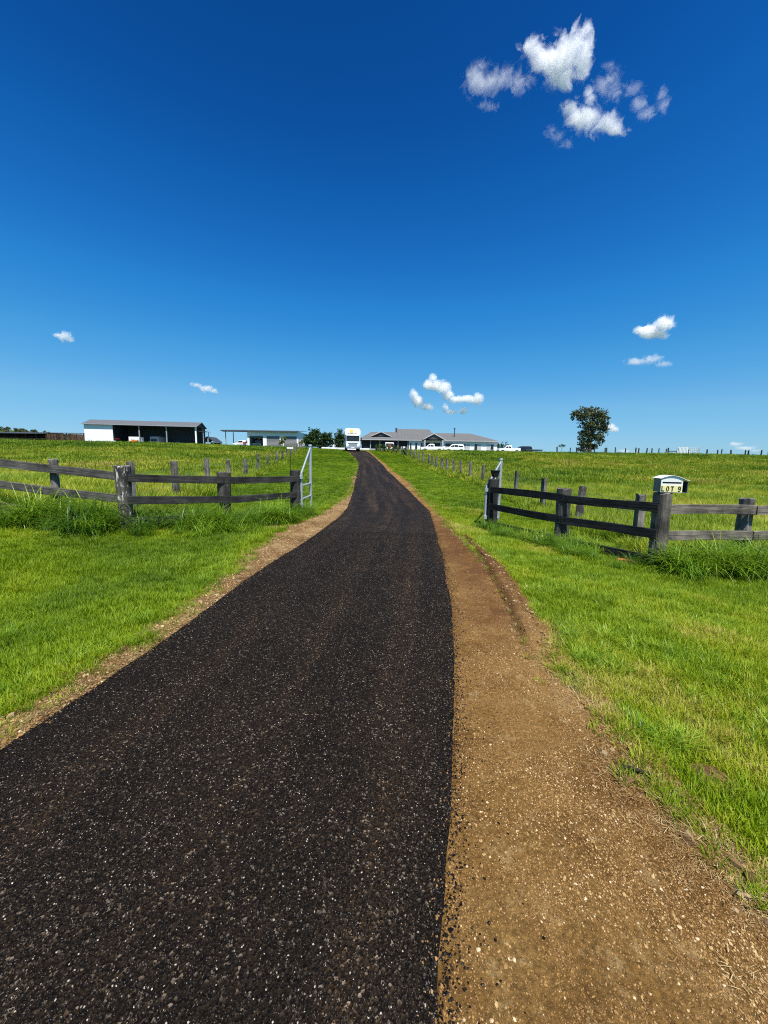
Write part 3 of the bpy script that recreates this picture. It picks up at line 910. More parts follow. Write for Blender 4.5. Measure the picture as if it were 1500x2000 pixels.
# ------------------------------------------------------------------ timber wing fences
M_t_grey = timber('grey_weathered_timber', (0.035, 0.034, 0.032), (0.12, 0.115, 0.105), 0.5)
M_t_char = timber('charcoal_stained_timber', (0.016, 0.016, 0.016), (0.050, 0.049, 0.047), 0.5)
M_t_black = timber('shade_black_timber', (0.007, 0.008, 0.009), (0.022, 0.023, 0.024), 0.5)  # shade on the road-facing right rails, put into a near-black timber colour
M_t_brown = timber('bleached_brown_timber', (0.050, 0.043, 0.035), (0.22, 0.195, 0.165), 0.48)
M_t_post = timber('old_round_post_timber', (0.030, 0.027, 0.024), (0.125, 0.115, 0.10), 0.5)
M_t_flake = timber('post_timber_with_flaking_white_paint', (0.035, 0.031, 0.027), (0.15, 0.135, 0.115), 0.5, flake=(0.55, 0.53, 0.48))
M_t_line = timber('split_line_post_timber', (0.055, 0.05, 0.047), (0.23, 0.215, 0.195), 0.48)

TO_Z = Matrix.Rotation(R(-90), 4, 'Y')            # local X becomes up

def round_post_mesh(name, h, r, mat, seed, below=0.35, lump=0.06, slope=0.0):
    g = np.random.default_rng(seed)
    seg, rings = 18, 12
    zs = np.concatenate([[-below], np.linspace(0, h, rings)])
    ph = g.uniform(0, 6.28, 6)
    V, F = [], []
    for i, z in enumerate(zs):
        for k in range(seg):
            t = 2 * math.pi * k / seg
            rr = r * (1 + lump * (math.sin(2 * t + ph[0] + z * 1.3) + 0.6 * math.sin(3 * t + ph[1] - z * 2.1) + 0.45 * math.sin(7 * t + ph[2] + z * 0.6)) + 0.03 * math.sin(5 * z + ph[3]))
            rr *= 1 + g.normal(0, 0.012)
            zz_ = z
            if i == len(zs) - 1:
                zz_ = z + r * slope * math.cos(t + ph[4]) + g.normal(0, 0.008)
            V.append((zz_, rr * math.cos(t), rr * math.sin(t)))
    n = len(zs)
    for k in range(seg):                           # rounded shoulder and top
        z, y, x = V[(n - 1) * seg + k]
        V.append((z + 0.012 * (1 - slope), y * 0.86, x * 0.86))
    V.append((h + 0.016, 0, 0))
    for i in range(n):
        for k in range(seg):
            k2 = (k + 1) % seg
            F.append((i * seg + k, i * seg + k2, (i + 1) * seg + k2, (i + 1) * seg + k))
    for k in range(seg): F.append((n * seg + k, n * seg + (k + 1) % seg, (n + 1) * seg))
    mb = MB().add(V, F)
    return mb.mesh(name, mat, True)

def rail_mesh(name, L, mat, seed, hgt=0.17, th=0.045):
    g = np.random.default_rng(seed)
    n = 12
    V, F = [], []
    ph = g.uniform(0, 6.28, 4)
    for i in range(n + 1):
        x = L * i / n
        b = 0.006 * math.sin(3.1 * i / n + ph[0]); w = 0.008 * math.sin(4.2 * i / n + ph[1])
        hh = hgt * (1 + 0.03 * math.sin(7 * i / n + ph[2])) / 2
        t = th / 2; c = 0.006
        for (yy_, zz_) in ((-t + c, -hh), (t - c, -hh), (t, -hh + c), (t, hh - c), (t - c, hh), (-t + c, hh), (-t, hh - c), (-t, -hh + c)):
            V.append((x + (g.normal(0, .006) if i in (0, n) else 0), yy_ + b, zz_ + w + g.normal(0, 0.0015)))
    for i in range(n):
        for k in range(8):
            F.append((i * 8 + k, i * 8 + (k + 1) % 8, (i + 1) * 8 + (k + 1) % 8, (i + 1) * 8 + k))
    F.append(tuple(range(8))); F.append(tuple(range(n * 8, n * 8 + 8))[::-1])
    return MB().add(V, F).mesh(name, mat)

def add_post(root, name, x, y, h, r, mat, seed, lean=(0, 0), **kw):
    o = put(name, round_post_mesh(name, h, r, mat, seed, **kw), root)
    o.matrix_local = Matrix.Translation(Vector((x, y, gz(x, y))) - root.location) @ Euler((lean[0], lean[1], seed * 1.7)).to_matrix().to_4x4() @ TO_Z
    return o

def add_rail(root, a, b, za, zb, mat, seed, off=0.0, ext=0.06, hgt=0.17):
    """rail between two plan points, pushed sideways by off (towards the camera side)"""
    A, B = Vector((a[0], a[1], gz(*a) + za)), Vector((b[0], b[1], gz(*b) + zb))
    d = (B - A); L = d.length; d.normalize()
    side = Vector((d.y, -d.x, 0)).normalized()
    A = A - d * ext + side * off
    o = put('rail', rail_mesh('rail', L + 2 * ext, mat, seed, hgt), root)
    z = Vector((0, 0, 1)); yv = z.cross(d).normalized(); zv = d.cross(yv)
    m = Matrix((d, yv, zv)).transposed().to_4x4()
    m.translation = A - root.location
    o.matrix_local = m
    return o

def P(px, Y, py=1000):
    p = at(px, py, Y); return (p.x, p.y)
HGT = (1.13, 0.66, 0.20)
# left fence
pl = [(-8.75, 8.05), (-7.10, 8.15), P(245, 8.1), P(440, 9.45), P(577, 11.2)]
fl = thing('timber_fence', (pl[2][0], pl[2][1], gz(*pl[2])), 'weathered post and rail timber fence left of the drive, corner post flaking white', 'fence')
add_post(fl, 'post', pl[0][0], pl[0][1] + .12, 1.36, 0.09, M_t_line, 3)
add_post(fl, 'post', pl[1][0], pl[1][1] + .13, 1.32, 0.085, M_t_line, 4)
tag(add_post(fl, 'post', *pl[2], 1.36, 0.142, M_t_flake, 5, lean=(.0, -.025), lump=.10), 'gnarled corner post with flaking white paint')
add_post(fl, 'post', *pl[3], 1.32, 0.15, M_t_post, 6)
add_post(fl, 'post', *pl[4], 1.36, 0.15, M_t_char, 7)
for k, z in enumerate(HGT):
    add_rail(fl, (-10.6, 8.0), pl[0], z, z, M_t_grey, 20 + k)
    add_rail(fl, pl[0], pl[1], z, z, M_t_grey, 24 + k)
    add_rail(fl, pl[1], pl[2], z, z, M_t_grey, 28 + k, ext=0.03)
    add_rail(fl, pl[2], pl[3], z, z, M_t_char, 32 + k, off=.17 if 0 else 0.12, ext=.06)
    add_rail(fl, pl[3], pl[4], z, z, M_t_char, 36 + k, off=.12, ext=.10)
# right fence
pr = [P(961, 10.8), P(1099, 8.6), P(1292, 6.95), P(1470, 7.0), (8.55, 7.05)]
fr = thing('timber_fence', (pr[2][0], pr[2][1], gz(*pr[2])), 'shade-darkened post and rail timber fence right of the drive, carrying the mailbox', 'fence')
HR = (1.12, 0.64, 0.16)
add_post(fr, 'post', *pr[0], 1.45, 0.15, M_t_char, 11)
add_post(fr, 'post', *pr[1], 1.33, 0.145, M_t_post, 12)
mpost = add_post(fr, 'post', *pr[2], 1.38, 0.134, M_t_brown, 13, lump=.07, slope=.0)
add_post(fr, 'post', pr[3][0], pr[3][1] + .14, 1.28, 0.12, M_t_line, 14)
add_post(fr, 'post', pr[4][0], pr[4][1] + .14, 1.28, 0.12, M_t_line, 15)
for k, z in enumerate(HR):
    add_rail(fr, pr[0], pr[1], z + .05, z + .02, M_t_black, 50 + k, off=.12, ext=.10)
    add_rail(fr, pr[1], pr[2], z, z, M_t_black, 54 + k, off=.12, ext=.0)
    add_rail(fr, pr[2], pr[3], z - .02, z - .02, M_t_brown, 58 + k, ext=-.02, off=.06)
    add_rail(fr, pr[3], pr[4], z - .02, z - .02, M_t_brown, 62 + k, off=.06, ext=.0)

# ------------------------------------------------------------------ steel gates swung open
M_galv = paint('galvanised_steel', (0.50, 0.53, 0.54), 0.45, 0.10, 9.0, 0.65)
M_black = paint('black_plastic', (0.012, 0.012, 0.013), 0.4)
M_glass = paint('dark_glass', (0.010, 0.013, 0.016), 0.08)
def gate(near, far, zt_near, zt_far, label):
    zn, zf = gz(*near), gz(*far)
    g = thing('farm_gate', (near[0], near[1], zn), label, 'gate', group='steel farm gates')
    dx, dy_ = far[0] - near[0], far[1] - near[1]
    dz = zf - zn
    pt = lambda f, z: Vector((dx * f, dy_ * f, z))
    MB().tube([pt(0, 0.06), pt(0, zt_near)], 0.045, 10).build('end_stile', M_galv, g, True)
    MB().tube([pt(1, dz - .1), pt(1, zt_far)], 0.05, 10).build('tall_stile', M_galv, g, True)
    MB().tube([pt(1, zt_far), pt(1, zt_far + 0.05)], [0.062, 0.055], 10).build('stile_cap', M_galv, g, True)
    MB().tube([pt(0, zt_near - .03), pt(1, zt_far - .06)], 0.030, 10).build('brace', M_galv, g, True)
    for z in (0.92, 0.52, 0.12):
        MB().tube([pt(0, z), pt(1, z + dz * .3)], 0.030, 10).build('rail', M_galv, g, True)
    for z in (zt_near - .12, 0.35): MB().box(-.06, .06, -.09, -.04, z - .05, z + .05).build('hinge', M_galv, g)
    return g
gate(P(589, 11.25), P(607, 12.55), 1.30, 2.12, 'galvanised steel gate swung open beside the end post of the left timber fence')
gate(P(948, 10.85), P(973, 12.4), 1.25, 1.98, 'galvanised steel gate swung open behind the end post of the right timber fence')
# solar lamp on the right gate post
q = pr[0]; qz = gz(*q) + 1.468
la = thing('gate_lamp', (q[0] + .03, q[1], qz), 'small black lantern lamp on top of the right gate post', 'lamp', rz=R(12))
MB().tube([(0, 0, -.005), (0, 0, .015), (0, 0, .05)], [0.07, 0.06, 0.03], 12).build('foot', M_black, la, True)
MB().add([(-.05, -.05, .05), (.05, -.05, .05), (.05, .05, .05), (-.05, .05, .05), (-.085, -.075, .21), (.085, -.075, .21), (.085, .075, .21), (-.085, .075, .21)],
         [(0, 1, 5, 4), (1, 2, 6, 5), (2, 3, 7, 6), (3, 0, 4, 7), (0, 3, 2, 1), (4, 5, 6, 7)]).build('lantern_body', M_glass, la)
for sx, sy in ((-1, -1), (1, -1), (1, 1), (-1, 1)): MB().tube([(sx * .052, sy * .052, .05), (sx * .088, sy * .078, .21)], 0.010, 6).build('frame_bar', M_black, la)
MB().bbox(-.105, .105, -.095, .095, .21, .24, .008).build('cap', M_black, la)

# ------------------------------------------------------------------ mailbox on its post
M_box_grey = paint('slate_grey_paint', (0.105, 0.125, 0.145), 0.45, 0.06, 6)
M_box_white = paint('white_powder_coat', (0.80, 0.80, 0.77), 0.4, 0.03, 6)
M_plate = paint('cream_yellow_plate', (0.80, 0.72, 0.33), 0.45, 0.14, 10)
M_ink = paint('lettering_and_slot_shade', (0.008, 0.008, 0.008), 0.5)
mz = gz(*pr[2]) + 1.402
mb_ = thing('mailbox', (pr[2][0] + .05, pr[2][1] - .10, mz), 'grey and white steel mailbox with a curved roof, lettered LOT 9', 'mailbox', rz=R(-17))
W2, HB = 0.165, 0.245                              # half width and side height of the letter compartment
arc = lambda x: HB + 0.045 * (1 - (x / W2) ** 2)
xs = np.linspace(-W2, W2, 11)
outl = [(-W2, 0)] + [(W2, 0)] + [(float(x), float(arc(x))) for x in xs[::-1]]
MB().prism(outl, 0.0, 0.34).build('body', M_box_grey, mb_)
# white front in four pieces round the slot, its gap backed by a black plate
fm = MB()
zs0, zs1 = 0.160, 0.190
fm.box(-W2, W2, -.014, 0, 0, zs0)
fm.prism([(-W2, zs1), (W2, zs1)] + [(float(x), float(arc(x))) for x in xs[::-1]], -.014, 0)
fm.box(-W2, -W2 + .02, -.0135, 0, zs0, zs1); fm.box(W2 - .02, W2, -.0135, 0, zs0, zs1)
front = fm.build('front_panel', M_box_white, mb_)
MB().box(-W2 + .02, W2 - .02, -.004, -.001, zs0, zs1).build('slot', M_ink, front)  # black plate painted in for the shade inside the slot
MB().box(-W2 + .002, W2 - .004, -.018, -.0145, 0.010, 0.128).build('number_plate', M_plate, mb_)
def letter(polys, x):
    """stroke outlines (x, z) in letter units, drawn as thin raised shapes"""
    m_ = MB()
    for pts in polys: m_.prism([(x + a * .046, .022 + b * .092) for a, b in pts], -.0215, -.0185)
    return m_.build('letter', M_ink, mb_)
def ringp(cx, cz, rx, rz, t, a0, a1, n=14):
    """an arc band cut into short overlapping quads"""
    out = []
    for i in range(n):
        p, q = R(a0 + (a1 - a0) * i / n), R(a0 + (a1 - a0) * (i + 1.0) / n)
        out.append([(cx + rx * math.cos(p), cz + rz * math.sin(p)), (cx + rx * math.cos(q), cz + rz * math.sin(q)),
                    (cx + (rx - t) * math.cos(q), cz + (rz - t * .5) * math.sin(q)), (cx + (rx - t) * math.cos(p), cz + (rz - t * .5) * math.sin(p))])
    return out
T_ = .30
letter([[(0, 0), (T_, 0), (T_, 1), (0, 1)], [(T_, 0), (1, 0), (1, .16), (T_, .16)]], -.152)
letter(ringp(.5, .5, .52, .51, T_, 0, 360), -.080)
letter([[(.35, 0), (.65, 0), (.65, .84), (.35, .84)], [(0, .84), (1, .84), (1, 1), (0, 1)]], -.010)
letter(ringp(.5, .70, .50, .31, T_, 0, 360) + [[(.72, .30), (1.0, .30), (1.0, .72), (.72, .72)]] + ringp(.5, .30, .50, .31, T_, -150, 0, 10), .096)
# curved roof sheet that runs on over the paper holder
rp = [(-W2 - .03, HB + .0)] + [(float(x), float(arc(x)) + .006) for x in xs] + [(W2 + .05, HB - .018), (W2 + .10, HB - .03)]
roofm = MB()
V, F = [], []
for (x, z) in rp:
    for yv, dz in ((-.03, 0), (.36, 0), (.36, .008), (-.03, .008)): V.append((x, yv, z + dz))
for i in range(len(rp) - 1):
    for k in range(4):
        F.append((i * 4 + k, i * 4 + (k + 1) % 4, (i + 1) * 4 + (k + 1) % 4, (i + 1) * 4 + k))
F.append((0, 1, 2, 3)); n4 = (len(rp) - 1) * 4; F.append((n4 + 3, n4 + 2, n4 + 1, n4))
roofm.add(V, F).build('roof', M_box_white, mb_)
ph_ = MB()
x0, x1 = W2 + .003, W2 + .092
ph_.box(x0, x1, .02, .33, 0, .008)
ph_.box(x1 - .006, x1, .02, .33, .008, .205)
ph_.box(x0, x1 - .006, .30, .33, .008, .205)
ph_.build('paper_holder', M_box_grey, mb_)

# orange block in the grass under the right fence
ob = ground(1226, 1104)
blk = tag(MB().bbox(-.15, .15, -.055, .055, 0, .12, .012).build('timber_block', paint('orange_painted_block', (0.40, 0.15, 0.02), 0.7, 0.2, 9), None), 'orange painted block lying in the long grass below the right fence', 'block')
blk.location = (ob.x, ob.y + .05, ob.z - .02); blk.rotation_euler = (0, 0.04, -.5)
# stick on the dirt
st = ground(1240, 1515)
stick = tag(MB().tube([(-.06, .03, .02), (-.02, .01, .025), (.03, -.015, .022), (.07, -.03, .015)], [.010, .014, .013, .006], 7).build('stick', timber('bark', (0.012, .009, .007), (.04, .03, .022)), None), 'short dark broken stick lying at the edge of the brown dirt', 'stick')
stick.location = (st.x, st.y, st.z + .012)

# ------------------------------------------------------------------ wire paddock fences along the drive
def split_post_mesh(h, seed, w=0.098, mat=None):
    g = np.random.default_rng(seed)
    V, F = [], []
    base = [(-1, -1), (0.1, -1.15), (1, -0.9), (1.1, 0.2), (0.9, 1), (-.2, 1.1), (-1.05, .9), (-1.1, 0)]
    base = [(a * w * g.uniform(.8, 1.15), b * w * g.uniform(.55, .9)) for a, b in base]
    zs = [-.3, 0, h * .35, h * .7, h]
    for i, z in enumerate(zs):
        t = 1 - .08 * max(z, 0) / h
        for a, b in base: V.append((z + (g.normal(0, .02) if i == 4 else 0), a * t + g.normal(0, .004), b * t + g.normal(0, .004)))
    for i in range(4):
        for k in range(8): F.append((i * 8 + k, i * 8 + (k + 1) % 8, (i + 1) * 8 + (k + 1) % 8, (i + 1) * 8 + k))
    F.append(tuple(range(8))); F.append(tuple(range(32, 40))[::-1])
    return MB().add(V, F).mesh('post', mat or M_t_line)
split_meshes = [split_post_mesh(1.30, 70 + i) for i in range(7)]
M_wire = paint('fence_wire', (0.25, 0.25, 0.24), 0.5, 0.1, 4, 0.6)
def wire_fence(name, pts, label, meshes, wires=(1.05, .8, .55, .3), group=None, hs=1.0, seed=0):
    g = np.random.default_rng(seed)
    p0 = pts[0]
    root = thing(name, (p0[0], p0[1], gz(*p0)), label, 'fence', group=group)
    for i, (x, y) in enumerate(pts):
        o = put('post', meshes[i % len(meshes)], root)
        o.matrix_local = Matrix.Translation(Vector((x, y, gz(x, y))) - root.location) @ Euler((g.normal(0, .03), g.normal(0, .03), g.uniform(0, 6))).to_matrix().to_4x4() @ TO_Z @ Matrix.Diagonal((hs * g.uniform(.93, 1.06), 1, 1, 1))
    for w in wires:
        line = [Vector((x, y, gz(x, y) + w)) - root.location for x, y in pts]
        MB().tube(line, 0.0035, 4).build('wire', M_wire, root)
    return root
def fence_points(fx, pixels, y_from, y_to, extra):
    ys = np.arange(6, 80, .05)
    pxs = np.array([project((float(fx(y)), y, gz(float(fx(y)), y) + 1))[0] for y in ys])
    out = []
    for px in pixels:
        i = int(np.argmin(np.abs(pxs - px) + 1000 * ((ys < y_from) | (ys > y_to))))
        out.append((float(fx(ys[i])), float(ys[i])))
    y = out[-1][1]
    while y + extra < y_to:
        y += extra; out.append((float(fx(y)), y))
    return out
left_pts = fence_points(FENCE_LX, [248, 343, 405, 447, 479, 504, 523, 540, 551, 562], 9.3, 66, 3.6)
left_pts = sorted(left_pts, key=lambda p: p[1])
wire_fence('paddock_fence', left_pts, 'wire paddock fence with grey split timber posts left of the drive', split_meshes, seed=1)
right_pts = sorted(fence_points(FENCE_RX, [1250, 1132, 1062, 1008, 943, 919, 901, 887, 874, 863, 853, 845, 838], 8, 66, 2.4), key=lambda p: p[1])
wire_fence('paddock_fence', right_pts, 'wire paddock fence with grey split timber posts right of the drive, curving toward the house', split_meshes, seed=2)

# ------------------------------------------------------------------ fence along the skyline, with stock yard panels
sky_px = [1088, 1113, 1126, 1160, 1181, 1184, 1201, 1221, 1241, 1247, 1262, 1272, 1286, 1300, 1304, 1324, 1345, 1364, 1380, 1401, 1408, 1427, 1455, 1461, 1486, 1500]
dark_posts = [split_post_mesh(1.25, 90 + i, .11, timber('dark_skyline_post', (0.02, .019, .018), (.075, .07, .062)) if i == 0 else bpy.data.materials['dark_skyline_post']) for i in range(5)]
spts = []
for i, px in enumerate(sky_px):
    Y = 79 + (2.5 if i % 3 == 1 else 0)
    p = at(px, 890, Y); spts.append((p.x, p.y))
wire_fence('skyline_fence', spts, 'dark timber post and wire fence along the grassy skyline at right', dark_posts, wires=(1.0, .6), hs=1.12, seed=3)
M_wht = paint('white_paint', (0.80, 0.80, 0.78), 0.5, 0.05, 3)
M_pipe = paint('pale_steel_pipe', (0.55, 0.56, 0.55), 0.5, 0.1, 3)
def yard_panel(px0, px1, Y, label, mat, n):
    a, b = at(px0, 890, Y), at(px1, 890, Y)
    z = gz(a.x, a.y); L = b.x - a.x
    r = thing('stock_yard_gate', (a.x, a.y, z), label, 'gate', group='stock yard panels on the skyline')
    for zz_ in (.35, .75, 1.15, 1.5): MB().tube([(0, 0, zz_), (L, 0, zz_)], .03, 6).build('rail', mat, r)
    for k in range(n + 1): MB().box(L * k / n - .05, L * k / n + .05, -.03, .03, 0, 1.55).build('upright', mat, r)
yard_panel(1322, 1341, 76, 'white barred stock yard panel on the skyline fence', M_wht, 7)
yard_panel(1342, 1363, 77, 'grey barred stock yard panel just right of the white one', M_pipe, 6)
a, b = at(1303, 890, 77), at(1323, 890, 77)
rl = thing('yard_rail', (a.x, a.y, gz(a.x, a.y)), 'single dark timber rail left of the white stock yard panel', 'fence')
MB().tube([(0, 0, .75), (b.x - a.x, 0, .7)], .07, 7).build('rail', M_t_char, rl)
for x in (0.1, b.x - a.x - .1): MB().tube([(x, .05, -.2), (x, .05, 1.4)], .10, 8).build('post', M_t_char, rl)
# sign on a thin stake by the left wire fence
sp_ = at(567, 908, 24.0); sz = gz(sp_.x, sp_.y)
sg = thing('stake_sign', (sp_.x, sp_.y, sz), 'thin dark stake with a small white board on top, inside the left paddock fence', 'sign')
MB().tube([(0, 0, -.2), (0, 0, 1.95)], .022, 6).build('stake', M_black, sg)
MB().bbox(-.20, .20, -.02, .01, 1.93, 2.02, .008).build('board', M_wht, sg)

# ------------------------------------------------------------------ buildings on the rise
hor = lambda px: 900 + (px - 750) * math.tan(ROLL)
M_roof = paint('light_grey_metal_roof', (0.118, 0.119, 0.117), 0.65, 0.05, 0.6)
M_roof_shed = paint('blue_grey_metal_roof', (0.115, 0.122, 0.132), 0.6, 0.06, 0.6)
M_char = paint('charcoal_wall', (0.045, 0.050, 0.058), 0.7, 0.1, 0.8)
M_lgrey = paint('pale_grey_wall', (0.36, 0.37, 0.39), 0.7, 0.06, 0.8)
M_white = paint('white_wall', (0.80, 0.80, 0.79), 0.6, 0.03, 0.8)
M_win = paint('window_glass', (0.015, 0.019, 0.024), 0.08, 0.2, 1.0)
M_curt = paint('pale_curtain', (0.45, 0.46, 0.46), 0.8)
M_steel = paint('grey_steel_column', (0.26, 0.28, 0.30), 0.5)
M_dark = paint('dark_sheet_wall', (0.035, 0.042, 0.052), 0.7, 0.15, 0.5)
M_door = paint('grey_roller_door', (0.17, 0.175, 0.18), 0.5, 0.06, 1.0)
M_conc = paint('concrete_slab', (0.30, 0.29, 0.27), 0.9, 0.15, 1.0)

for _m in (M_roof, M_roof_shed): _m.node_tree.nodes['Principled BSDF'].inputs['Specular IOR Level'].default_value = 0.12

class Frame:
    """turns picture measures into metres on an upright plane at distance Y, relative to a root point"""
    def __init__(self, Y, px0, base):
        self.s = FPX / Y; self.Y = Y
        self.x0 = (px0 - 750) / self.s; self.base = base
        self.loc = (self.x0, Y, base)
    def x(self, px): return (px - 750) / self.s - self.x0
    def z(self, px, py): return EYE.z + (hor(px) - py) / self.s - self.base

def ribs(parent, mat, x0, x1, y0, z0, y1, z1, step, name='roof_rib'):
    """standing ribs down a roof slope, joined: far too fine to pick apart"""
    mb = MB()
    n = max(2, int(abs(x1 - x0) / step))
    for i in range(n + 1):
        x = x0 + (x1 - x0) * i / n
        mb.add([(x - .02, y0, z0 + .004), (x + .02, y0, z0 + .004), (x + .02, y1, z1 + .004), (x - .02, y1, z1 + .004),
                (x - .015, y0, z0 + .035), (x + .015, y0, z0 + .035), (x + .015, y1, z1 + .035), (x - .015, y1, z1 + .035)],
               [(0, 1, 5, 4), (1, 2, 6, 5), (2, 3, 7, 6), (3, 0, 4, 7), (4, 5, 6, 7)])
    o = mb.build(name, mat, parent); o['kind'] = 'stuff'
    return o

# ---- machinery shed
f = Frame(107.0, 172, gz(-68, 110))
sh = thing('machinery_shed', f.loc, 'long open fronted farm shed with grey roof and white left end bay', 'shed', rz=R(8))
L_ = 29.2; EH = 10.55 - f.base; D_ = 8.0; RH = EH + 1.45
xa = 7.2
MB().box(0, xa, 0, .12, -.3, EH - .25).build('front_wall', M_white, sh)
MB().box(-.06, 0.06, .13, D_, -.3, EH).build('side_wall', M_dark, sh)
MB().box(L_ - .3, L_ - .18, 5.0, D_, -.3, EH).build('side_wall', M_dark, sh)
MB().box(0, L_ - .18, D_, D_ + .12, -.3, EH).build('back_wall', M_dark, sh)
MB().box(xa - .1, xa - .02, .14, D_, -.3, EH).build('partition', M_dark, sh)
MB().box(0, L_, 0, D_, -.5, -.02).build('floor_slab', M_conc, sh)
# two roof slopes as sheets with thickness, then gable infills
def slope(x0, x1, y0, z0, y1, z1, t=.08):
    return MB().add([(x0, y0, z0), (x1, y0, z0), (x1, y1, z1), (x0, y1, z1), (x0, y0, z0 - t), (x1, y0, z0 - t), (x1, y1, z1 - t), (x0, y1, z1 - t)],
                    [(0, 1, 2, 3), (7, 6, 5, 4), (0, 4, 5, 1), (1, 5, 6, 2), (2, 6, 7, 3), (3, 7, 4, 0)])
r1 = slope(-.35, L_ + .3, -.5, EH - .05, D_ / 2, RH).build('roof', M_roof_shed, sh)
ribs(r1, M_roof_shed, -.3, L_ + .25, -.5, EH - .05, D_ / 2, RH, 0.76)
slope(-.35, L_ + .3, D_ / 2 + .02, RH - .01, D_ + .5, EH - .05).build('roof', M_roof_shed, sh)
for x in (0.0, L_ - .30):
    MB().prism([(0.0, EH + .02), (D_, EH + .02), (D_ / 2, RH - .12)], x, x + .1, 'x').build('gable_end', M_dark, sh)
MB().box(-.30, L_ + .25, -.60, -.505, EH - .22, EH - .02).build('gutter', M_steel, sh)
for xq in (L_ * .478, L_ * .722): MB().box(xq - .13, xq + .13, 0, .25, -.3, EH - .15).build('column', M_steel, sh)
MB().box(L_ - .5, L_ - .1, -.05, .25, -.3, EH - .15).build('column', M_white, sh)
# lean-to on the right end
slope(L_ + .02, L_ + 1.5, 1.0, EH - 1.2, D_, EH - 1.0).build('lean_to_roof', M_roof_shed, sh)
for yv in (1.2, 6): MB().box(L_ + 1.25, L_ + 1.4, yv, yv + .15, -.3, EH - 1.25).build('lean_to_column', M_steel, sh)

# ---- small open shed beside it
f2 = Frame(122.0, 398, gz(-57, 124))
so = thing('small_shed', f2.loc, 'small dark open sided shed with gabled roof right of the long farm shed', 'shed')
w2 = f2.x(419)
slope_pts = [(-.3, 2.5), (w2 / 2, 4.0), (w2 + .3, 2.5), (w2 + .3, 2.38), (w2 / 2, 3.88), (-.3, 2.38)]
MB().prism(slope_pts, -.3, 6.3).build('roof', M_dark, so)
for x in (0, w2 / 2, w2):
    for y in (0, 6): MB().box(x - .09, x + .09, y - .09, y + .09, -.4, 2.45 if x != w2 / 2 else 3.85).build('column', M_steel, so)
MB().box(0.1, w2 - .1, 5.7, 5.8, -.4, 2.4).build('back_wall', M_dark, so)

# ---- garage with three roller doors and a carport
f = Frame(95.0, 485, gz(-28, 98))
ga = thing('garage', f.loc, 'white garage with roller doors and an open carport on its left', 'garage')
L_ = f.x(583); EH = 8.45 - f.base; D_ = 8.5
dx = [(489, 515), (522, 547), (555, 580)]
edges = [485] + [v for d in dx for v in d] + [583]
for i in range(0, len(edges), 2):
    MB().box(f.x(edges[i]), f.x(edges[i + 1]), 0, .15, -.4, 3.05).build('front_pier', M_white, ga)
MB().box(0, L_, .0, .15, 3.055, EH - .03).build('front_lintel', M_white, ga)
MB().box(0, .15, .16, D_, -.4, EH - .02).build('side_wall', M_white, ga)
MB().box(L_ - .15, L_, .16, D_, -.4, EH - .02).build('side_wall', M_white, ga)
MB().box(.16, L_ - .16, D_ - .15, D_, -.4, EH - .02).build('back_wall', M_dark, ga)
MB().box(.16, L_ - .16, .1, D_ - .16, -.5, -.1).build('floor_slab', M_conc, ga)
for d in dx[1:]:
    x0, x1 = f.x(d[0]) + .004, f.x(d[1]) - .004
    rd = MB().box(x0, x1, .09, .12, -.35, 3.05).build('roller_door', M_door, ga)
    n = 12
    for k in range(n):
        z0 = -.35 + 3.4 * k / n
        MB().prism([(0.09, z0 + .01), (0.05, z0 + .06), (0.05, z0 + .2), (0.09, z0 + .26)], x0, x1, 'x').build('slat', M_door, rd)
x0, x1 = f.x(489), f.x(515)
MB().tube([(x0, .35, 2.85), (x1, .35, 2.85)], .2, 12).build('rolled_up_door', M_door, ga)
ca = f.x(436)
rf = slope(ca, L_ + .3, -.6, EH + .02, D_ + .4, EH + .75, .10).build('roof', M_roof_shed, ga)
ribs(rf, M_roof_shed, ca + .05, L_ + .25, -.6, EH + .02, D_ + .4, EH + .75, .76)
MB().box(ca, L_ + .3, -.72, -.605, EH - .22, EH + .0).build('fascia', M_char, ga)
for px, yv in ((438, 6.5), (443, .1)):
    MB().box(f.x(px) - .08, f.x(px) + .08, yv, yv + .16, -.5, EH + .0).build('carport_column', M_steel, ga)
MB().box(ca + .1, 0, .15, .35, EH - .30, EH - .05).build('carport_beam', M_char, ga)
MB().tube([(f.x(563), 3, EH + .3), (f.x(557), 3, EH + 1.7)], .025, 5).build('aerial', M_steel, ga)

# ---- house
f = Frame(95.0, 702, gz(5, 97))
ho = thing('house', f.loc, 'long low house with light grey hip roof, front gables and white right wing', 'house')
EH = 6.85 - f.base; yF = 0.0; D_ = 13.0
xL, xM0, xM1, xR = 0.0, f.x(774), f.x(851), f.x(966)
ov = .4
def hip(x0, x1, hipL, hipR, y0, depth, ze, zr, name='roof'):
    yr = y0 + depth / 2
    a, b, c, d = (x0, y0, ze), (x1, y0, ze), (x1, y0 + depth, ze), (x0, y0 + depth, ze)
    e, g = (x0 + hipL, yr, zr), (x1 - hipR, yr, zr)
    t = .12
    lo = [(p[0], p[1], p[2] - t) for p in (a, b, c, d)]
    return MB().add([a, b, c, d, e, g] + lo, [(0, 1, 5, 4), (1, 2, 5), (2, 3, 4, 5), (3, 0, 4), (6, 7, 1, 0), (7, 8, 2, 1), (8, 9, 3, 2), (9, 6, 0, 3), (9, 8, 7, 6)])
rl_ = hip(xL - ov, xM0 + .6, 2.9, .02, -ov, D_ + 2 * ov, EH, EH + 2.25).build('roof', M_roof, ho)
rm = hip(xM0, xM1, .02, 1.2, -ov - .02, D_ + 5, EH + .015, EH + 3.25).build('roof', M_roof, ho)
rr_ = hip(xM1 - .6, xR + ov, .02, 5.6, -ov, D_ + 2 * ov, EH, EH + 2.2).build('roof', M_roof, ho)
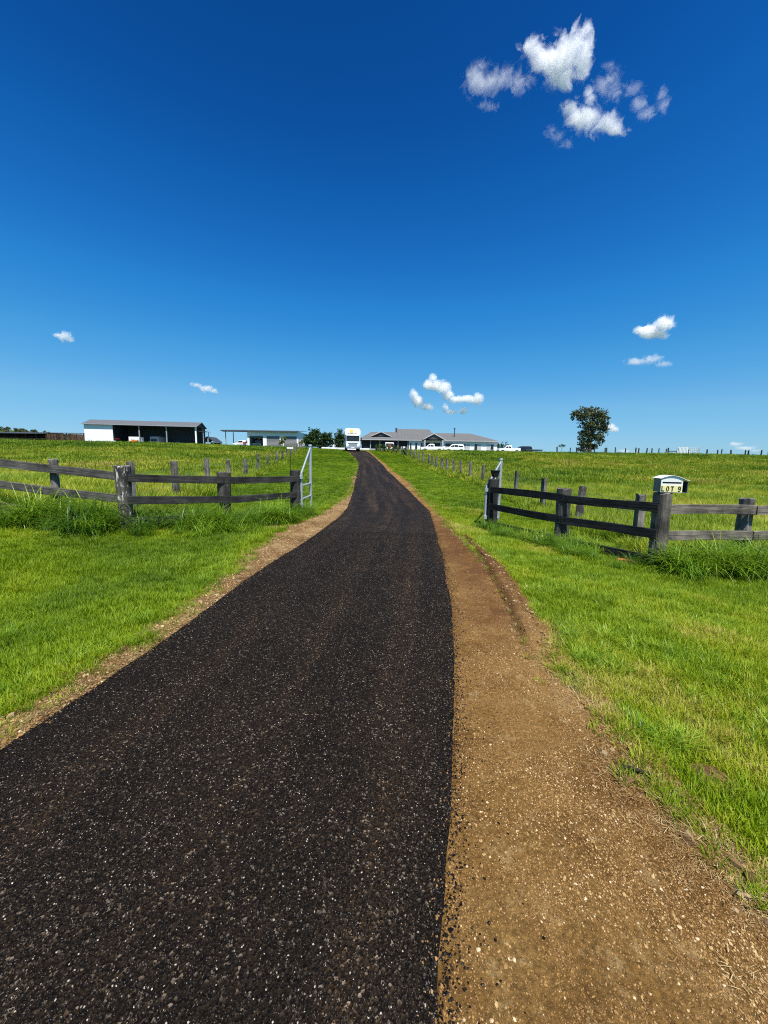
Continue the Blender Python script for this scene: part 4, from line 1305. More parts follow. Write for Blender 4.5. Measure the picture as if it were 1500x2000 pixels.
ribs(rm, M_roof, xM0 + .2, xM1 - 1.5, -ov, EH + .03, -ov + (D_ + 5) / 2, EH + 3.25, .8)
MB().box(xL - ov, xR + ov, -ov - .14, -ov - .03, EH - .2, EH - .01).build('gutter', M_lgrey, ho)
# walls: recessed dark verandah wall on the left, flush grey and white wing on the right
xw = f.x(796)
MB().box(xL + .2, xw, 2.0, 2.15, -.4, EH - .13).build('verandah_wall', M_char, ho)
MB().box(xL - .1, xw - .3, -.2, -.08, -.4, .75).build('verandah_wall_low', M_lgrey, ho)
for px in (704, 722, 740, 775, 794): MB().box(f.x(px) - .09, f.x(px) + .09, -.05, .13, -.4, EH - .13).build('verandah_post', M_lgrey, ho)
wins = [(798, 801, .25, 2.3, 'g'), (808, 812, .25, 2.3, 'g'), (819, 822, .25, 2.3, 'g'), (898, 905, .9, 2.2, 'g'), (906, 913, .9, 2.2, 'c'), (922, 928, .25, 2.2, 'g'), (929, 935, .25, 2.2, 'c'), (946, 952, .9, 2.2, 'c'), (953, 959, .9, 2.2, 'g'), (866, 883, 1.5, 2.3, 'g')]
MB().box(xw + .002, xR, .0, .18, -.4, EH - .13).build('front_wall', M_white, ho)
MB().box(xR - .18, xR - .002, .19, D_, -.4, EH - .13).build('side_wall', M_white, ho)
MB().box(xL + .2, xL + .38, 2.16, D_, -.4, EH - .13).build('side_wall', M_char, ho)
MB().box(xL + .4, xR - .2, D_ - .2, D_ - .02, -.4, EH - .13).build('back_wall', M_char, ho)
for (p0, p1, z0, z1, k) in wins:
    w = MB().box(f.x(p0), f.x(p1), -.03, -.004, z0, z1).build('window', M_win if k == 'g' else M_curt, ho)
    fr2 = MB()
    x0, x1 = f.x(p0), f.x(p1)
    fr2.box(x0 - .06, x0, -.06, -.003, z0 - .06, z1 + .06).box(x1, x1 + .06, -.06, -.003, z0 - .06, z1 + .06)
    fr2.box(x0, x1, -.06, -.003, z1, z1 + .06).box(x0, x1, -.08, -.003, z0 - .06, z0)
    fr2.build('frame', M_white, w)
M_barge = paint('pale_barge_board', (0.42, 0.43, 0.44), .6)
def gable(pc, half_px, zp, ze, y0, y1, deep, post):
    xc = f.x(pc); hw = half_px / f.s
    g_ = MB().prism([(-hw, 0), (0, zp - ze), (hw, 0), (hw, -.10), (0, zp - ze - .12), (-hw, -.10)], y0, y1, m=Matrix.Translation((xc, 0, ze))).build('gable_roof', M_roof, ho)
    tr = MB()
    for sx in (-1, 1):
        tr.add([(xc + sx * hw, y0 - .05, ze - .16), (xc + sx * hw, y0 - .05, ze + .02), (xc, y0 - .05, zp + .02), (xc, y0 - .05, zp - .18),
                (xc + sx * hw, y0 - .003, ze - .16), (xc + sx * hw, y0 - .003, ze + .02), (xc, y0 - .003, zp + .02), (xc, y0 - .003, zp - .18)],
               [(0, 1, 2, 3), (4, 5, 6, 7), (0, 1, 5, 4), (1, 2, 6, 5), (2, 3, 7, 6), (3, 0, 4, 7)])
    tr.build('barge_board', M_barge, g_)
    MB().prism([(-hw + .5, 0), (0, zp - ze - .35), (hw - .5, 0)], y0 + .25, y0 + .35, m=Matrix.Translation((xc, 0, ze))).build('gable_infill', M_char, g_)
    if post:
        for sx in (-.8, .8): MB().box(xc + sx * hw - .14, xc + sx * hw + .14, y0 + .1, y0 + .38, -.4, ze - .1).build('porch_post', M_lgrey, ho)
gable(742, 21, EH + 2.0, EH + .85, 1.4, 6.5, 4, False)
gable(841, 21, EH + 1.45, EH + .05, -3.0, 3.5, 4, True)
MB().box(f.x(828), f.x(856), -.045, -.006, -.4, 2.4).build('entry_shade', M_char, ho)  # flat dark plate on the wall, painted shade for the porch interior
fl_ = MB().tube([(f.x(887), 3.0, EH + .8), (f.x(887), 3.0, EH + 3.0)], .11, 8).build('flue', M_char, ho)
MB().tube([(f.x(887), 3.0, EH + 3.0), (f.x(887), 3.0, EH + 3.25)], .2, 8).build('cowl', M_char, fl_)
MB().box(f.x(773) - .25, f.x(773) + .25, 8.0, 8.6, EH + 2.3, EH + 3.5).build('chimney', M_char, ho)

# ------------------------------------------------------------------ vehicles
M_tyre = paint('tyre_rubber', (0.015, 0.015, 0.015), 0.85)
M_rim = paint('steel_rim', (0.45, 0.45, 0.46), 0.35, 0.05, 2, 0.7)
M_vwhite = paint('white_car_paint', (0.82, 0.82, 0.81), 0.25, 0.02, 1.0)
M_vdark = paint('dark_car_paint', (0.012, 0.016, 0.024), 0.25, 0.05, 1.0)
M_chrome = paint('bright_trim', (0.55, 0.55, 0.56), 0.25, 0.05, 1.0, 0.8)
M_lamp = paint('headlight_lens', (0.75, 0.76, 0.78), 0.1, 0.02)
M_red = paint('red_panel', (0.42, 0.03, 0.03), 0.5)
def wheel(parent, x, y, z, r, w, side):
    """axle along local Y"""
    t = MB().tube([(x, y - w / 2, z), (x, y - w * .38, z), (x, y + w * .38, z), (x, y + w / 2, z)], [r * .9, r, r, r * .9], 18).build('wheel', M_tyre, parent, True)
    yy_ = y + side * (w / 2 + .012)
    MB().tube([(x, yy_ - side * .01, z), (x, yy_, z)], [r * .62, r * .55], 14).build('rim', M_rim, t, True)
    return t
def extr(prof, y0, y1, inset=0.0, zi=1e9):
    """side profile (x,z) swept across the width; points above zi are drawn in by inset (tumblehome)"""
    n = len(prof)
    V = [(x, y0 + (inset if z > zi else 0), z) for x, z in prof] + [(x, y1 - (inset if z > zi else 0), z) for x, z in prof]
    F = [tuple(range(n)), tuple(range(n, 2 * n))[::-1]] + [(i, (i + 1) % n, n + (i + 1) % n, n + i) for i in range(n)]
    return MB().add(V, F)
def utility(name, px_front, Y, label, kind, facing=-1, mat=None, yaw=0.0):
    """kind 'ute' or 'wagon'; nose towards -X when facing is -1"""
    mat = mat or M_vwhite
    p = at(px_front, 880, Y)
    r = thing(name, (p.x, p.y, gz(p.x, p.y)), label, 'car', rz=yaw if facing < 0 else math.pi + yaw)
    Lc = 5.2 if kind == 'ute' else 4.8
    if kind == 'ute':
        body = [(0, .45), (0.02, .85), (.12, 1.02), (1.25, 1.12), (3.15, 1.12), (3.15, 1.16), (5.15, 1.16), (5.2, .55), (4.75, .40), (4.55, .68), (4.05, .72), (3.80, .40), (1.45, .38), (1.25, .68), (.75, .70), (.5, .40)]
        cab = [(1.25, 1.10), (1.95, 1.72), (2.15, 1.78), (2.95, 1.78), (3.12, 1.70), (3.15, 1.10)]
        wins_ = [[(1.52, 1.16), (1.98, 1.62), (2.22, 1.66), (2.22, 1.16)], [(2.30, 1.16), (2.30, 1.66), (2.88, 1.66), (2.98, 1.16)]]
        wx = (1.0, 4.3)
    else:
        body = [(0, .45), (0.02, .85), (.15, 1.02), (1.2, 1.12), (4.7, 1.14), (4.8, .60), (4.45, .42), (4.2, .68), (3.7, .70), (3.45, .40), (1.45, .38), (1.25, .68), (.75, .70), (.5, .40)]
        cab = [(1.15, 1.10), (1.85, 1.72), (2.1, 1.80), (4.3, 1.80), (4.55, 1.66), (4.72, 1.12)]
        wins_ = [[(1.45, 1.16), (1.92, 1.62), (2.3, 1.68), (2.3, 1.16)], [(2.38, 1.16), (2.38, 1.69), (3.3, 1.69), (3.3, 1.16)], [(3.38, 1.16), (3.38, 1.68), (4.2, 1.66), (4.42, 1.16)]]
        wx = (1.0, 3.95)
    body = [(a, b + .12) for a, b in body]; cab = [(a, b + .12) for a, b in cab]; wins_ = [[(a, b + .12) for a, b in w] for w in wins_]
    extr(body, -.9, .9).build('body', mat, r)
    extr(cab, -.86, .86, .12, 1.4).build('cabin', mat, r)
    for w in wins_:
        for s in (-1, 1):
            V = [(a, s * (.875 - (.13 if b > 1.4 else 0)), b) for a, b in w]
            V2 = [(a, s * (.860 - (.13 if b > 1.4 else 0)), b) for a, b in w]
            n = len(V)
            MB().add(V + V2, [tuple(range(n)), tuple(range(n, 2 * n))[::-1]] + [(i, (i + 1) % n, n + (i + 1) % n, n + i) for i in range(n)]).build('side_window', M_win, r)
    a, b = cab[0], cab[1]
    MB().add([(a[0] + .10, -.76, a[1] + .1), (a[0] + .10, .76, a[1] + .1), (b[0] - .06, .66, b[1] - .05), (b[0] - .06, -.66, b[1] - .05),
              (a[0] + .08, -.76, a[1] + .115), (a[0] + .08, .76, a[1] + .115), (b[0] - .08, .66, b[1] - .035), (b[0] - .08, -.66, b[1] - .035)],
             [(0, 1, 2, 3), (4, 5, 6, 7), (0, 1, 5, 4), (1, 2, 6, 5), (2, 3, 7, 6), (3, 0, 4, 7)]).build('windscreen', M_win, r)
    for x in wx:
        for s in (-1, 1): wheel(r, x, s * .78, .37, .37, .24, s)
    for s in (-1, 1): MB().bbox(-.02, .06, s * .62 - .18, s * .62 + .18, .82, .98, .015).build('headlight', M_lamp, r)
    MB().bbox(-.06, .10, -.85, .85, .48, .72, .03).build('bumper', M_black, r)
    return r
utility('parked_ute', 821, 90.0, 'white utility parked before the house porch, nose to the left', 'ute')
utility('parked_wagon', 866, 90.5, 'white station wagon parked before the white right wing of the house', 'wagon')
utility('parked_ute', 972, 93.0, 'white utility parked just right of the house end wall', 'ute')
utility('parked_wagon', 1001, 99.0, 'dark blue wagon parked behind the white utility right of the house', 'wagon', mat=M_vdark)
utility('parked_ute', 593, 81.0, 'white utility half hidden behind the bushy tree left of the truck', 'ute')
utility('parked_ute', 461, 93.0, 'white utility parked under the carport of the garage', 'ute', yaw=R(70))

# flat trailer right of the cars
p = at(1027, 880, 84); tr_ = thing('flat_trailer', (p.x, p.y, gz(p.x, p.y)), 'low flat bed trailer standing right of the dark blue wagon', 'trailer')
MB().bbox(0, 3.7, 0, 1.8, .75, .88, .02).build('deck', M_char, tr_)
for y in (.1, 1.6): MB().box(.1, 3.6, y, y + .1, .6, .745).build('chassis_beam', M_steel, tr_)
for s, y in ((-1, -.12), (1, 1.92)): wheel(tr_, 1.9, y, .33, .33, .2, s)
MB().tube([(3.6, .9, .68), (4.7, .9, .60)], .05, 6).build('drawbar', M_steel, tr_)
MB().tube([(4.5, .9, 0), (4.5, .9, .62)], .04, 6).build('jockey_stand', M_steel, tr_)

# white van in front of the verandah, seen from behind
p = at(752, 880, 89); vn = thing('small_van', (p.x, p.y, gz(p.x, p.y)), 'white van parked in front of the dark verandah, seen from behind', 'van')
MB().bbox(0, 2.0, .0, 3.6, .35, 2.05, .10).build('body', M_vwhite, vn)
MB().bbox(.2, 1.8, -.03, .0, 1.1, 1.85, .01).build('rear_window', M_win, vn)
MB().bbox(.62, 1.38, -.05, -.032, .85, 1.6, .006).build('rear_sign', M_red, vn)
for x in (.08, 1.74): MB().bbox(x, x + .18, -.04, .01, .7, 1.05, .01).build('tail_light', M_red, vn)
MB().bbox(.05, 1.95, -.10, .02, .35, .55, .02).build('bumper', M_black, vn)
def wheelx(parent, x, y, z, r, w):
    return wheel(parent, x, y, z, r, w, 1)
for x in (.18, 1.82):
    for y in (.7, 2.9):
        MB().tube([(x - .11, y, .34), (x + .11, y, .34)], .34, 16).build('wheel', M_tyre, vn, True)
# white panel beside it
p = at(783, 880, 91); pn = thing('white_cabinet', (p.x, p.y, gz(p.x, p.y)), 'small white cabinet standing right of the white van', 'cabinet')
MB().bbox(0, 1.0, 0, .4, .1, 1.25, .02).build('case', M_white, pn)
for k in range(4): MB().box(.12, .88, -.012, .0, .35 + k * .2, .42 + k * .2).build('louvre', M_lgrey, pn)
MB().box(.05, .95, .05, .35, -.1, .098).build('plinth', M_conc, pn)
# outdoor table
p = at(709, 880, 84); tb = thing('outdoor_table', (p.x, p.y, gz(p.x, p.y)), 'dark outdoor table on the grass between truck and verandah', 'table')
MB().bbox(0, 1.5, 0, .9, .70, .76, .01).build('table_top', M_char, tb)
for x in (.1, 1.35):
    for y in (.1, .75): MB().box(x, x + .07, y, y + .07, -.1, .699).build('leg', M_char, tb)

# ------------------------------------------------------------------ truck on the drive
p = at(689, 883, 61.0)
tk = thing('truck', (p.x, p.y, gz(p.x, p.y) + .03), 'white box truck facing the camera at the far end of the black drive', 'truck', rz=R(7))
# local axes: front towards -Y
MB().bbox(-1.08, 1.08, 0, 1.75, .95, 2.55, .09).build('cab', M_vwhite, tk)
MB().bbox(-1.0, 1.0, -.03, .0, 1.62, 2.36, .01).build('windscreen', M_win, tk)
for s in (-1, 1):
    MB().box(s * 1.10 - .01, s * 1.10 + .01, .25, 1.2, 1.6, 2.3).build('side_window', M_win, tk)
    MB().bbox(s * 1.30 - .09, s * 1.30 + .09, -.12, -.05, 1.55, 2.15, .02).build('mirror', M_black, tk)
    MB().bbox(s * .86 - .2, s * .86 + .2, -.07, .01, .78, 1.02, .02).build('headlight', M_lamp, tk)
    MB().bbox(s * .95 - .25, s * .95 + .25, 0.25, 1.3, .5, .95, .05).build('mudguard', M_black, tk)
MB().bbox(-.62, .62, -.05, .0, .85, 1.22, .015).build('grille', M_chrome, tk)
MB().bbox(-.75, .75, -.045, -.0, 1.24, 1.34, .01).build('badge_strip', M_black, tk)
bp = MB().bbox(-1.12, 1.12, -.16, .1, .45, .76, .04).build('bumper', M_chrome, tk)
MB().bbox(-.26, .26, -.18, -.162, .52, .64, .004).build('number_plate', M_white, bp)
for k in range(2): MB().box(-.85, .85, -.045, -.032, 1.66 + k * .0, 1.70).build('wiper', M_black, tk) if k == 0 else None
MB().bbox(-1.0, 1.0, -.10, .02, 2.37, 2.47, .01).build('sun_visor', M_black, tk)
# box body rises above the cab with chamfered top corners
ob_ = [(-1.25, 1.05), (1.25, 1.05), (1.25, 3.35), (1.05, 3.68), (-1.05, 3.68), (-1.25, 3.35)]
MB().prism(ob_, 1.9, 7.4).build('box_body', M_vwhite, tk)
nose = [(-1.22, 2.62), (1.22, 2.62), (1.22, 3.30), (1.0, 3.62), (-1.0, 3.62), (-1.22, 3.30)]
nz = MB().prism(nose, .55, 1.895).build('box_overhang', M_vwhite, tk)
MB().bbox(-.42, .10, .515, .548, 2.95, 3.42, .004).build('yellow_emblem', paint('yellow_print', (0.80, 0.62, 0.10), .5), nz)
g_ = np.random.default_rng(5); x = -.78; lt = MB()
while x < .72:
    w = g_.uniform(.04, .10); h = g_.uniform(.08, .14)
    lt.box(x, x + w, .53, .549, 2.72, 2.72 + h); x += w + .025
o = lt.build('lettering', M_ink, nz); o['kind'] = 'stuff'
MB().box(-.45, .45, 1.8, 7.3, .72, .94).build('chassis', M_black, tk)
for y in (.85, 5.4, 6.5):
    for s in (-1, 1):
        t = MB().tube([(s * .98 - .15, y, .48), (s * .98 - .11, y, .48), (s * .98 + .11, y, .48), (s * .98 + .15, y, .48)], [.44, .48, .48, .44], 18).build('wheel', M_tyre, tk, True)
        MB().tube([(s * 1.135 - .01, y, .48), (s * 1.135 + .01, y, .48)], [.26, .24], 12).build('rim', M_rim, t, True)

# low white wall behind the truck
a, b = at(628, 878, 76.5), at(722, 880, 76.5)
lw = thing('low_wall', (a.x, a.y, gz(a.x, a.y)), 'low white wall crossing behind the truck', 'wall')
nseg = 6; Lw = b.x - a.x
for k in range(nseg):
    x0, x1 = Lw * k / nseg, Lw * (k + 1) / nseg - .03
    zg = gz(a.x + (x0 + x1) / 2, a.y) - lw.location.z
    MB().bbox(x0, x1, 0, .2, zg - .3, zg + .42, .02).build('wall_panel', M_white, lw)
p = at(651, 878, 82); wp = thing('white_tank', (p.x, p.y, gz(p.x, p.y)), 'slim white upright tank between the two dark trees left of the truck', 'tank')
MB().tube([(0, 0, -.1), (0, 0, 1.7), (0, 0, 1.85)], [.28, .28, .08], 12).build('tank_body', M_white, wp, True)
MB().tube([(0, 0, 1.8), (0, 0, 2.0)], .06, 8).build('tank_inlet', M_steel, wp)

# ------------------------------------------------------------------ things kept in and around the sheds
M_orange = paint('orange_machine_paint', (0.55, 0.17, 0.025), .45, .12, 2)
M_tarp = paint('dark_tarpaulin', (0.06, 0.068, 0.08), .7, .2, 2)
M_yel = paint('yellow_beacon', (0.85, 0.42, 0.02), .3)
def spot(px, Y, z): p = at(px, 870, Y); return (p.x, p.y, gz(p.x, p.y) + .05)
# box trailer
bt = thing('box_trailer', spot(252, 109.3, 5.55), 'white box trailer parked inside the first open bay of the farm shed', 'trailer')
MB().bbox(0, 3.2, 0, 1.8, .55, 2.5, .05).build('box', M_vwhite, bt)
for y, s in ((-.08, -1), (1.88, 1)): wheel(bt, 1.8, y, .34, .34, .2, s)
MB().bbox(2.3, 2.75, -.015, 0.0, 1.3, 1.7, .004).build('hatch', M_win, bt)
MB().tube([(0, .9, .62), (-1.1, .9, .55)], .06, 6).build('drawbar', M_steel, bt)
# orange loader
lo = thing('orange_loader', spot(243, 105.5, 5.52), 'orange loader with its arm lowered in front of the white box trailer', 'loader')
MB().prism([(1.2, .5), (3.0, .5), (3.0, 1.25), (2.6, 1.45), (1.9, 1.3), (1.3, 1.0)], 0, 1.3).build('body', M_orange, lo)
MB().prism([(-.9, .55), (1.6, 1.25), (1.6, 1.05), (-.8, .35)], .1, .28).build('arm', M_orange, lo)
MB().prism([(-.9, .55), (1.6, 1.25), (1.6, 1.05), (-.8, .35)], 1.0, 1.18).build('arm', M_orange, lo)
MB().prism([(-1.5, .1), (-.7, .12), (-.75, .75), (-1.0, .7), (-1.1, .3)], 0, 1.3).build('bucket', M_steel, lo)
for x, rr in ((1.4, .42), (2.6, .50)):
    for y, s in ((-.12, -1), (1.42, 1)): wheel(lo, x, y, rr, rr, .26, s)
MB().tube([(1.7, .65, 1.3), (1.55, .65, 1.75)], .03, 6).build('steering_post', M_black, lo)
MB().bbox(1.95, 2.35, .4, .9, 1.38, 1.55, .04).build('seat', M_black, lo)
# red and white ride-on tractor at the end of the white bay
ra = thing('ride_on_tractor', spot(218, 104.5, 5.55), 'small red and white tractor at the right edge of the white end bay', 'tractor')
MB().bbox(.1, 1.1, 0, .8, .5, 1.1, .08).build('bonnet', M_vwhite, ra)
MB().bbox(1.1, 1.9, -.1, .9, .5, .85, .06).build('rear_body', M_red, ra)
MB().bbox(.9, 1.9, -.05, .85, 1.55, 1.65, .03).build('canopy', M_red, ra)
for x in (.95, 1.85):
    for y in (.0, .78): MB().tube([(x, y, .8), (x, y, 1.56)], .025, 5).build('canopy_post', M_black, ra)
for x, rr in ((.35, .32), (1.5, .5)):
    for y, s in ((-.18, -1), (.98, 1)): wheel(ra, x, y, rr, rr, .2, s)
# caravan
cv = thing('caravan', spot(293, 111.0, 5.55), 'grey caravan with a wide front window inside the middle open bay', 'caravan')
MB().bbox(0, 2.4, 0, 4.5, .55, 2.75, .15).build('body', M_lgrey, cv)
MB().bbox(.35, 2.05, -.03, 0, 1.45, 2.2, .01).build('front_window', M_win, cv)
MB().bbox(-.03, 2.43, .2, 4.3, 2.752, 2.85, .02).build('roof_hatch', M_lgrey, cv)
for x in (.12, 2.28): MB().tube([(x - .1, 2.3, .36), (x + .1, 2.3, .36)], .36, 14).build('wheel', M_tyre, cv, True)
MB().tube([(1.2, 0, .5), (1.2, -1.2, .5)], .06, 6).build('drawbar', M_steel, cv)
# white dome tank in front
dm = thing('water_trough', spot(300, 107.0, 5.5), 'round white domed tank on the grass before the middle open bay', 'tank')
pr_ = [(0.0, .95), (.45, .9), (.8, .72), (.98, .45), (1.0, 0.0)]
V, F = [], []
for (rr, z) in pr_:
    for k in range(18): V.append((rr * math.cos(k * math.pi / 9), rr * math.sin(k * math.pi / 9), z))
for i in range(len(pr_) - 1):
    for k in range(18): F.append((i * 18 + k, i * 18 + (k + 1) % 18, (i + 1) * 18 + (k + 1) % 18, (i + 1) * 18 + k))
MB().add(V, F).build('dome', M_white, dm, True)
MB().tube([(0, 0, .93), (0, 0, 1.02)], .22, 12).build('lid', M_lgrey, dm, True)
# covered machine
cm = thing('covered_machine', spot(334, 112.0, 5.55), 'machine under a dark tarpaulin inside the right hand open bay', 'machine')
V, F = [], []
g_ = np.random.default_rng(9); nx_, ny_ = 9, 6
for j in range(ny_):
    for i in range(nx_):
        u, v = i / (nx_ - 1), j / (ny_ - 1)
        z = (0.35 + 1.7 * math.sin(math.pi * min(max(u * .95 + .03, 0), 1)) ** .6) * math.sin(math.pi * (v * .9 + .05)) ** .4 + g_.normal(0, .06)
        V.append((u * 2.9, v * 2.2, max(z, .1)))
for j in range(ny_ - 1):
    for i in range(nx_ - 1): F.append((j * nx_ + i, j * nx_ + i + 1, (j + 1) * nx_ + i + 1, (j + 1) * nx_ + i))
MB().add(V, F).build('tarpaulin', M_tarp, cm, True)
for x in (.5, 2.3):
    for y, s in ((.1, -1), (2.1, 1)): wheel(cm, x, y, .32, .32, .2, s)
MB().tube([(0, 1.1, .4), (-1.0, 1.1, .25)], .05, 6).build('drawbar', M_steel, cm)
# dark work truck in the open garage door
wt = thing('work_truck', spot(490.5, 96.2, 4.70), 'dark work truck with a yellow beacon nosing out of the open roller door', 'truck')
MB().bbox(.25, 2.55, 0, 2.0, .6, 1.25, .06).build('bonnet', M_vdark, wt)
MB().bbox(.35, 2.45, .9, 3.5, 1.2, 2.15, .1).build('cabin', M_vdark, wt)
MB().bbox(.5, 2.3, .84, .9, 1.35, 1.95, .01).build('windscreen', M_win, wt)
MB().bbox(.3, 2.5, -.03, .0, 1.02, 1.18, .01).build('bonnet_stripe', M_white, wt)
MB().bbox(.2, 2.6, -.2, .0, .4, .62, .03).build('bull_bar', M_chrome, wt)
for x in (.45, 2.05): MB().bbox(x, x + .3, -.03, .02, .72, .95, .02).build('headlight', M_lamp, wt)
for x in (.42, 2.38): MB().tube([(x - .12, .8, .36), (x + .12, .8, .36)], .38, 14).build('wheel', M_tyre, wt, True)
MB().bbox(1.0, 1.8, 1.6, 1.9, 2.16, 2.38, .05).build('beacon', M_yel, wt)
MB().box(.3, 2.5, 1.5, 1.6, 2.5, 2.62).build('ladder_rack', M_chrome, wt)
# striped boat hull leaning by the carport wall
bo = thing('striped_boat', spot(475, 94.0, 4.62), 'blue, white and red striped boat hull tilted against the left garage wall', 'boat', rz=0)
cols = [M_vwhite, paint('blue_stripe', (.06, .12, .45), .4), M_red, M_vwhite]
for k, m_ in enumerate(cols):
    z0, z1 = .15 + .42 * k, .15 + .42 * (k + 1) - .004
    MB().add([(-.55 + .55 * z0 / 2, 0, z0), (.15 + .45 * z0 / 1.8, 0, z0), (.15 + .45 * z1 / 1.8, .1, z1), (-.55 + .55 * z1 / 2, .1, z1),
              (-.45 + .55 * z0 / 2, .5, z0), (.15 + .45 * z0 / 1.8, .7, z0), (.15 + .45 * z1 / 1.8, .7, z1), (-.45 + .55 * z1 / 2, .6, z1)],
             [(0, 1, 2, 3), (4, 5, 6, 7), (0, 1, 5, 4), (1, 2, 6, 5), (2, 3, 7, 6), (3, 0, 4, 7)]).build('hull_band', m_, bo)

# ---- timber yard on the far left
f = Frame(95.0, 100, gz(-80, 95))
yd = thing('yard_fence', f.loc, 'brown vertical board yard fence left of the white end bay', 'fence')
Lf = f.x(172); n = 26
M_brd = timber('brown_yard_boards', (0.05, .028, .016), (.17, .10, .06))
M_brd2 = timber('dark_yard_boards', (0.02, .014, .010), (.07, .045, .03))
g_ = np.random.default_rng(2)
for k in range(n):
    x0 = Lf * k / n
    MB().box(x0, x0 + Lf / n - .06, 0, .05, -.3, 2.25 + g_.normal(0, .06)).build('board', M_brd if g_.uniform() < .6 else M_brd2, yd)
for z in (.6, 1.8): MB().box(0, Lf, .06, .14, z, z + .12).build('rail', M_brd2, yd)
MB().box(-.1, Lf, -.05, .16, 2.36, 2.50).build('top_rail', M_brd2, yd)
f = Frame(98.0, -60, gz(-95, 98))
ls = thing('long_dark_shelter', f.loc, 'long low dark roofed shelter at the far left edge', 'shelter')
Ls = f.x(98)
slope(0, Ls, -.6, 2.35, 5.0, 2.85, .16).build('roof', M_dark, ls)
for k in range(9): MB().box(Ls * k / 8 - .1, Ls * k / 8 + .1, -.1, .1, -.4, 2.2).build('post', M_brd2, ls)
MB().box(0, Ls, 4.6, 4.7, -.4, 2.6).build('back_wall', M_brd2, ls)
for z in (.5, 1.0, 1.5): MB().box(0, Ls, -.16, -.11, z, z + .14).build('rail', M_brd2, ls)

# ------------------------------------------------------------------ trees and shrubs
def leaf_mat(name, stops, trans=.25):
    m = leafy(name, stops, trans)
    return m
M_gum = leaf_mat('gum_leaf', [(0.0, (0.040, .054, .024)), (.5, (.092, .112, .048)), (1.0, (.20, .215, .105))])
M_dkleaf = leaf_mat('dark_leaf', [(0.0, (0.014, .034, .010)), (.5, (.036, .080, .020)), (1.0, (.085, .15, .04))])
M_yleaf = leaf_mat('yellowish_leaf', [(0.0, (0.05, .08, .012)), (.5, (.13, .17, .02)), (1.0, (.24, .25, .04))])
M_bark = timber('tree_bark', (0.03, .025, .02), (.12, .10, .085))
def crown(name, blobs, n, size, mat, parent, seed, jag=.25):
    """leaf-sized faces spread through uneven blobs; gaps stay between them"""
    g = np.random.default_rng(seed)
    B = np.array(blobs, float)                     # cx cy cz rx ry rz
    vol = B[:, 3] * B[:, 4] * B[:, 5]
    ids = g.choice(len(B), n, p=vol ** .8 / (vol ** .8).sum())
    d = g.normal(size=(n, 3)); d /= np.linalg.norm(d, axis=1)[:, None]
    rad = g.uniform(0, 1, n) ** .42
    lump = 1 + jag * np.sin(d[:, 0] * 5 + ids) * np.sin(d[:, 1] * 6 + 2 * ids) + jag * .7 * np.sin(d[:, 2] * 9 + ids * 1.7)
    C = B[ids, :3] + d * B[ids, 3:] * (rad * lump)[:, None]
    # clumping: pull leaves towards sub-centres
    k = max(8, n // 45)
    ctr = C[g.choice(n, k, replace=False)]
    for i0 in range(0, n, 4000):
        dd = ((C[i0:i0 + 4000, None, :] - ctr[None]) ** 2).sum(-1)
        C[i0:i0 + 4000] += (ctr[dd.argmin(1)] - C[i0:i0 + 4000]) * .28
    u = g.normal(size=(n, 3)); u /= np.linalg.norm(u, axis=1)[:, None]
    w = np.cross(u, g.normal(size=(n, 3))); w /= np.linalg.norm(w, axis=1)[:, None]
    s = size * g.uniform(.6, 1.35, n)[:, None]
    V = np.stack([C - u * s * .5, C + w * s * .3, C + u * s * .5, C - w * s * .3], 1).reshape(-1, 3)
    F = np.arange(4 * n).reshape(n, 4)
    me = fast_mesh(name, V, F, mat)
    at_ = me.attributes.new('blade', 'FLOAT', 'POINT')
    at_.data.foreach_set('value', np.repeat(np.clip(g.normal(.45, .22, n), 0, 1), 4).astype(np.float32))
    o = put(name, me, parent); return o
def trunk(parent, h, r, limbs, seed):
    g = np.random.default_rng(seed)
    mb = MB()
    pts = [(0, 0, -.3)] + [(g.normal(0, .06) * h * .1, g.normal(0, .06) * h * .1, h * t) for t in (.15, .4, .7, 1.0)]
    mb.tube(pts, [r * 1.25, r, r * .85, r * .6, r * .25], 9)
    for (t, ex, ey, ez) in limbs:
        b = Vector((0, 0, h * t))
        e = Vector((ex, ey, ez))
        mb.tube([b, b.lerp(e, .5) + Vector((0, 0, -.05 * h)), e], [r * .5, r * .32, r * .1], 7)
    return mb.build('trunk', M_bark, parent, True)
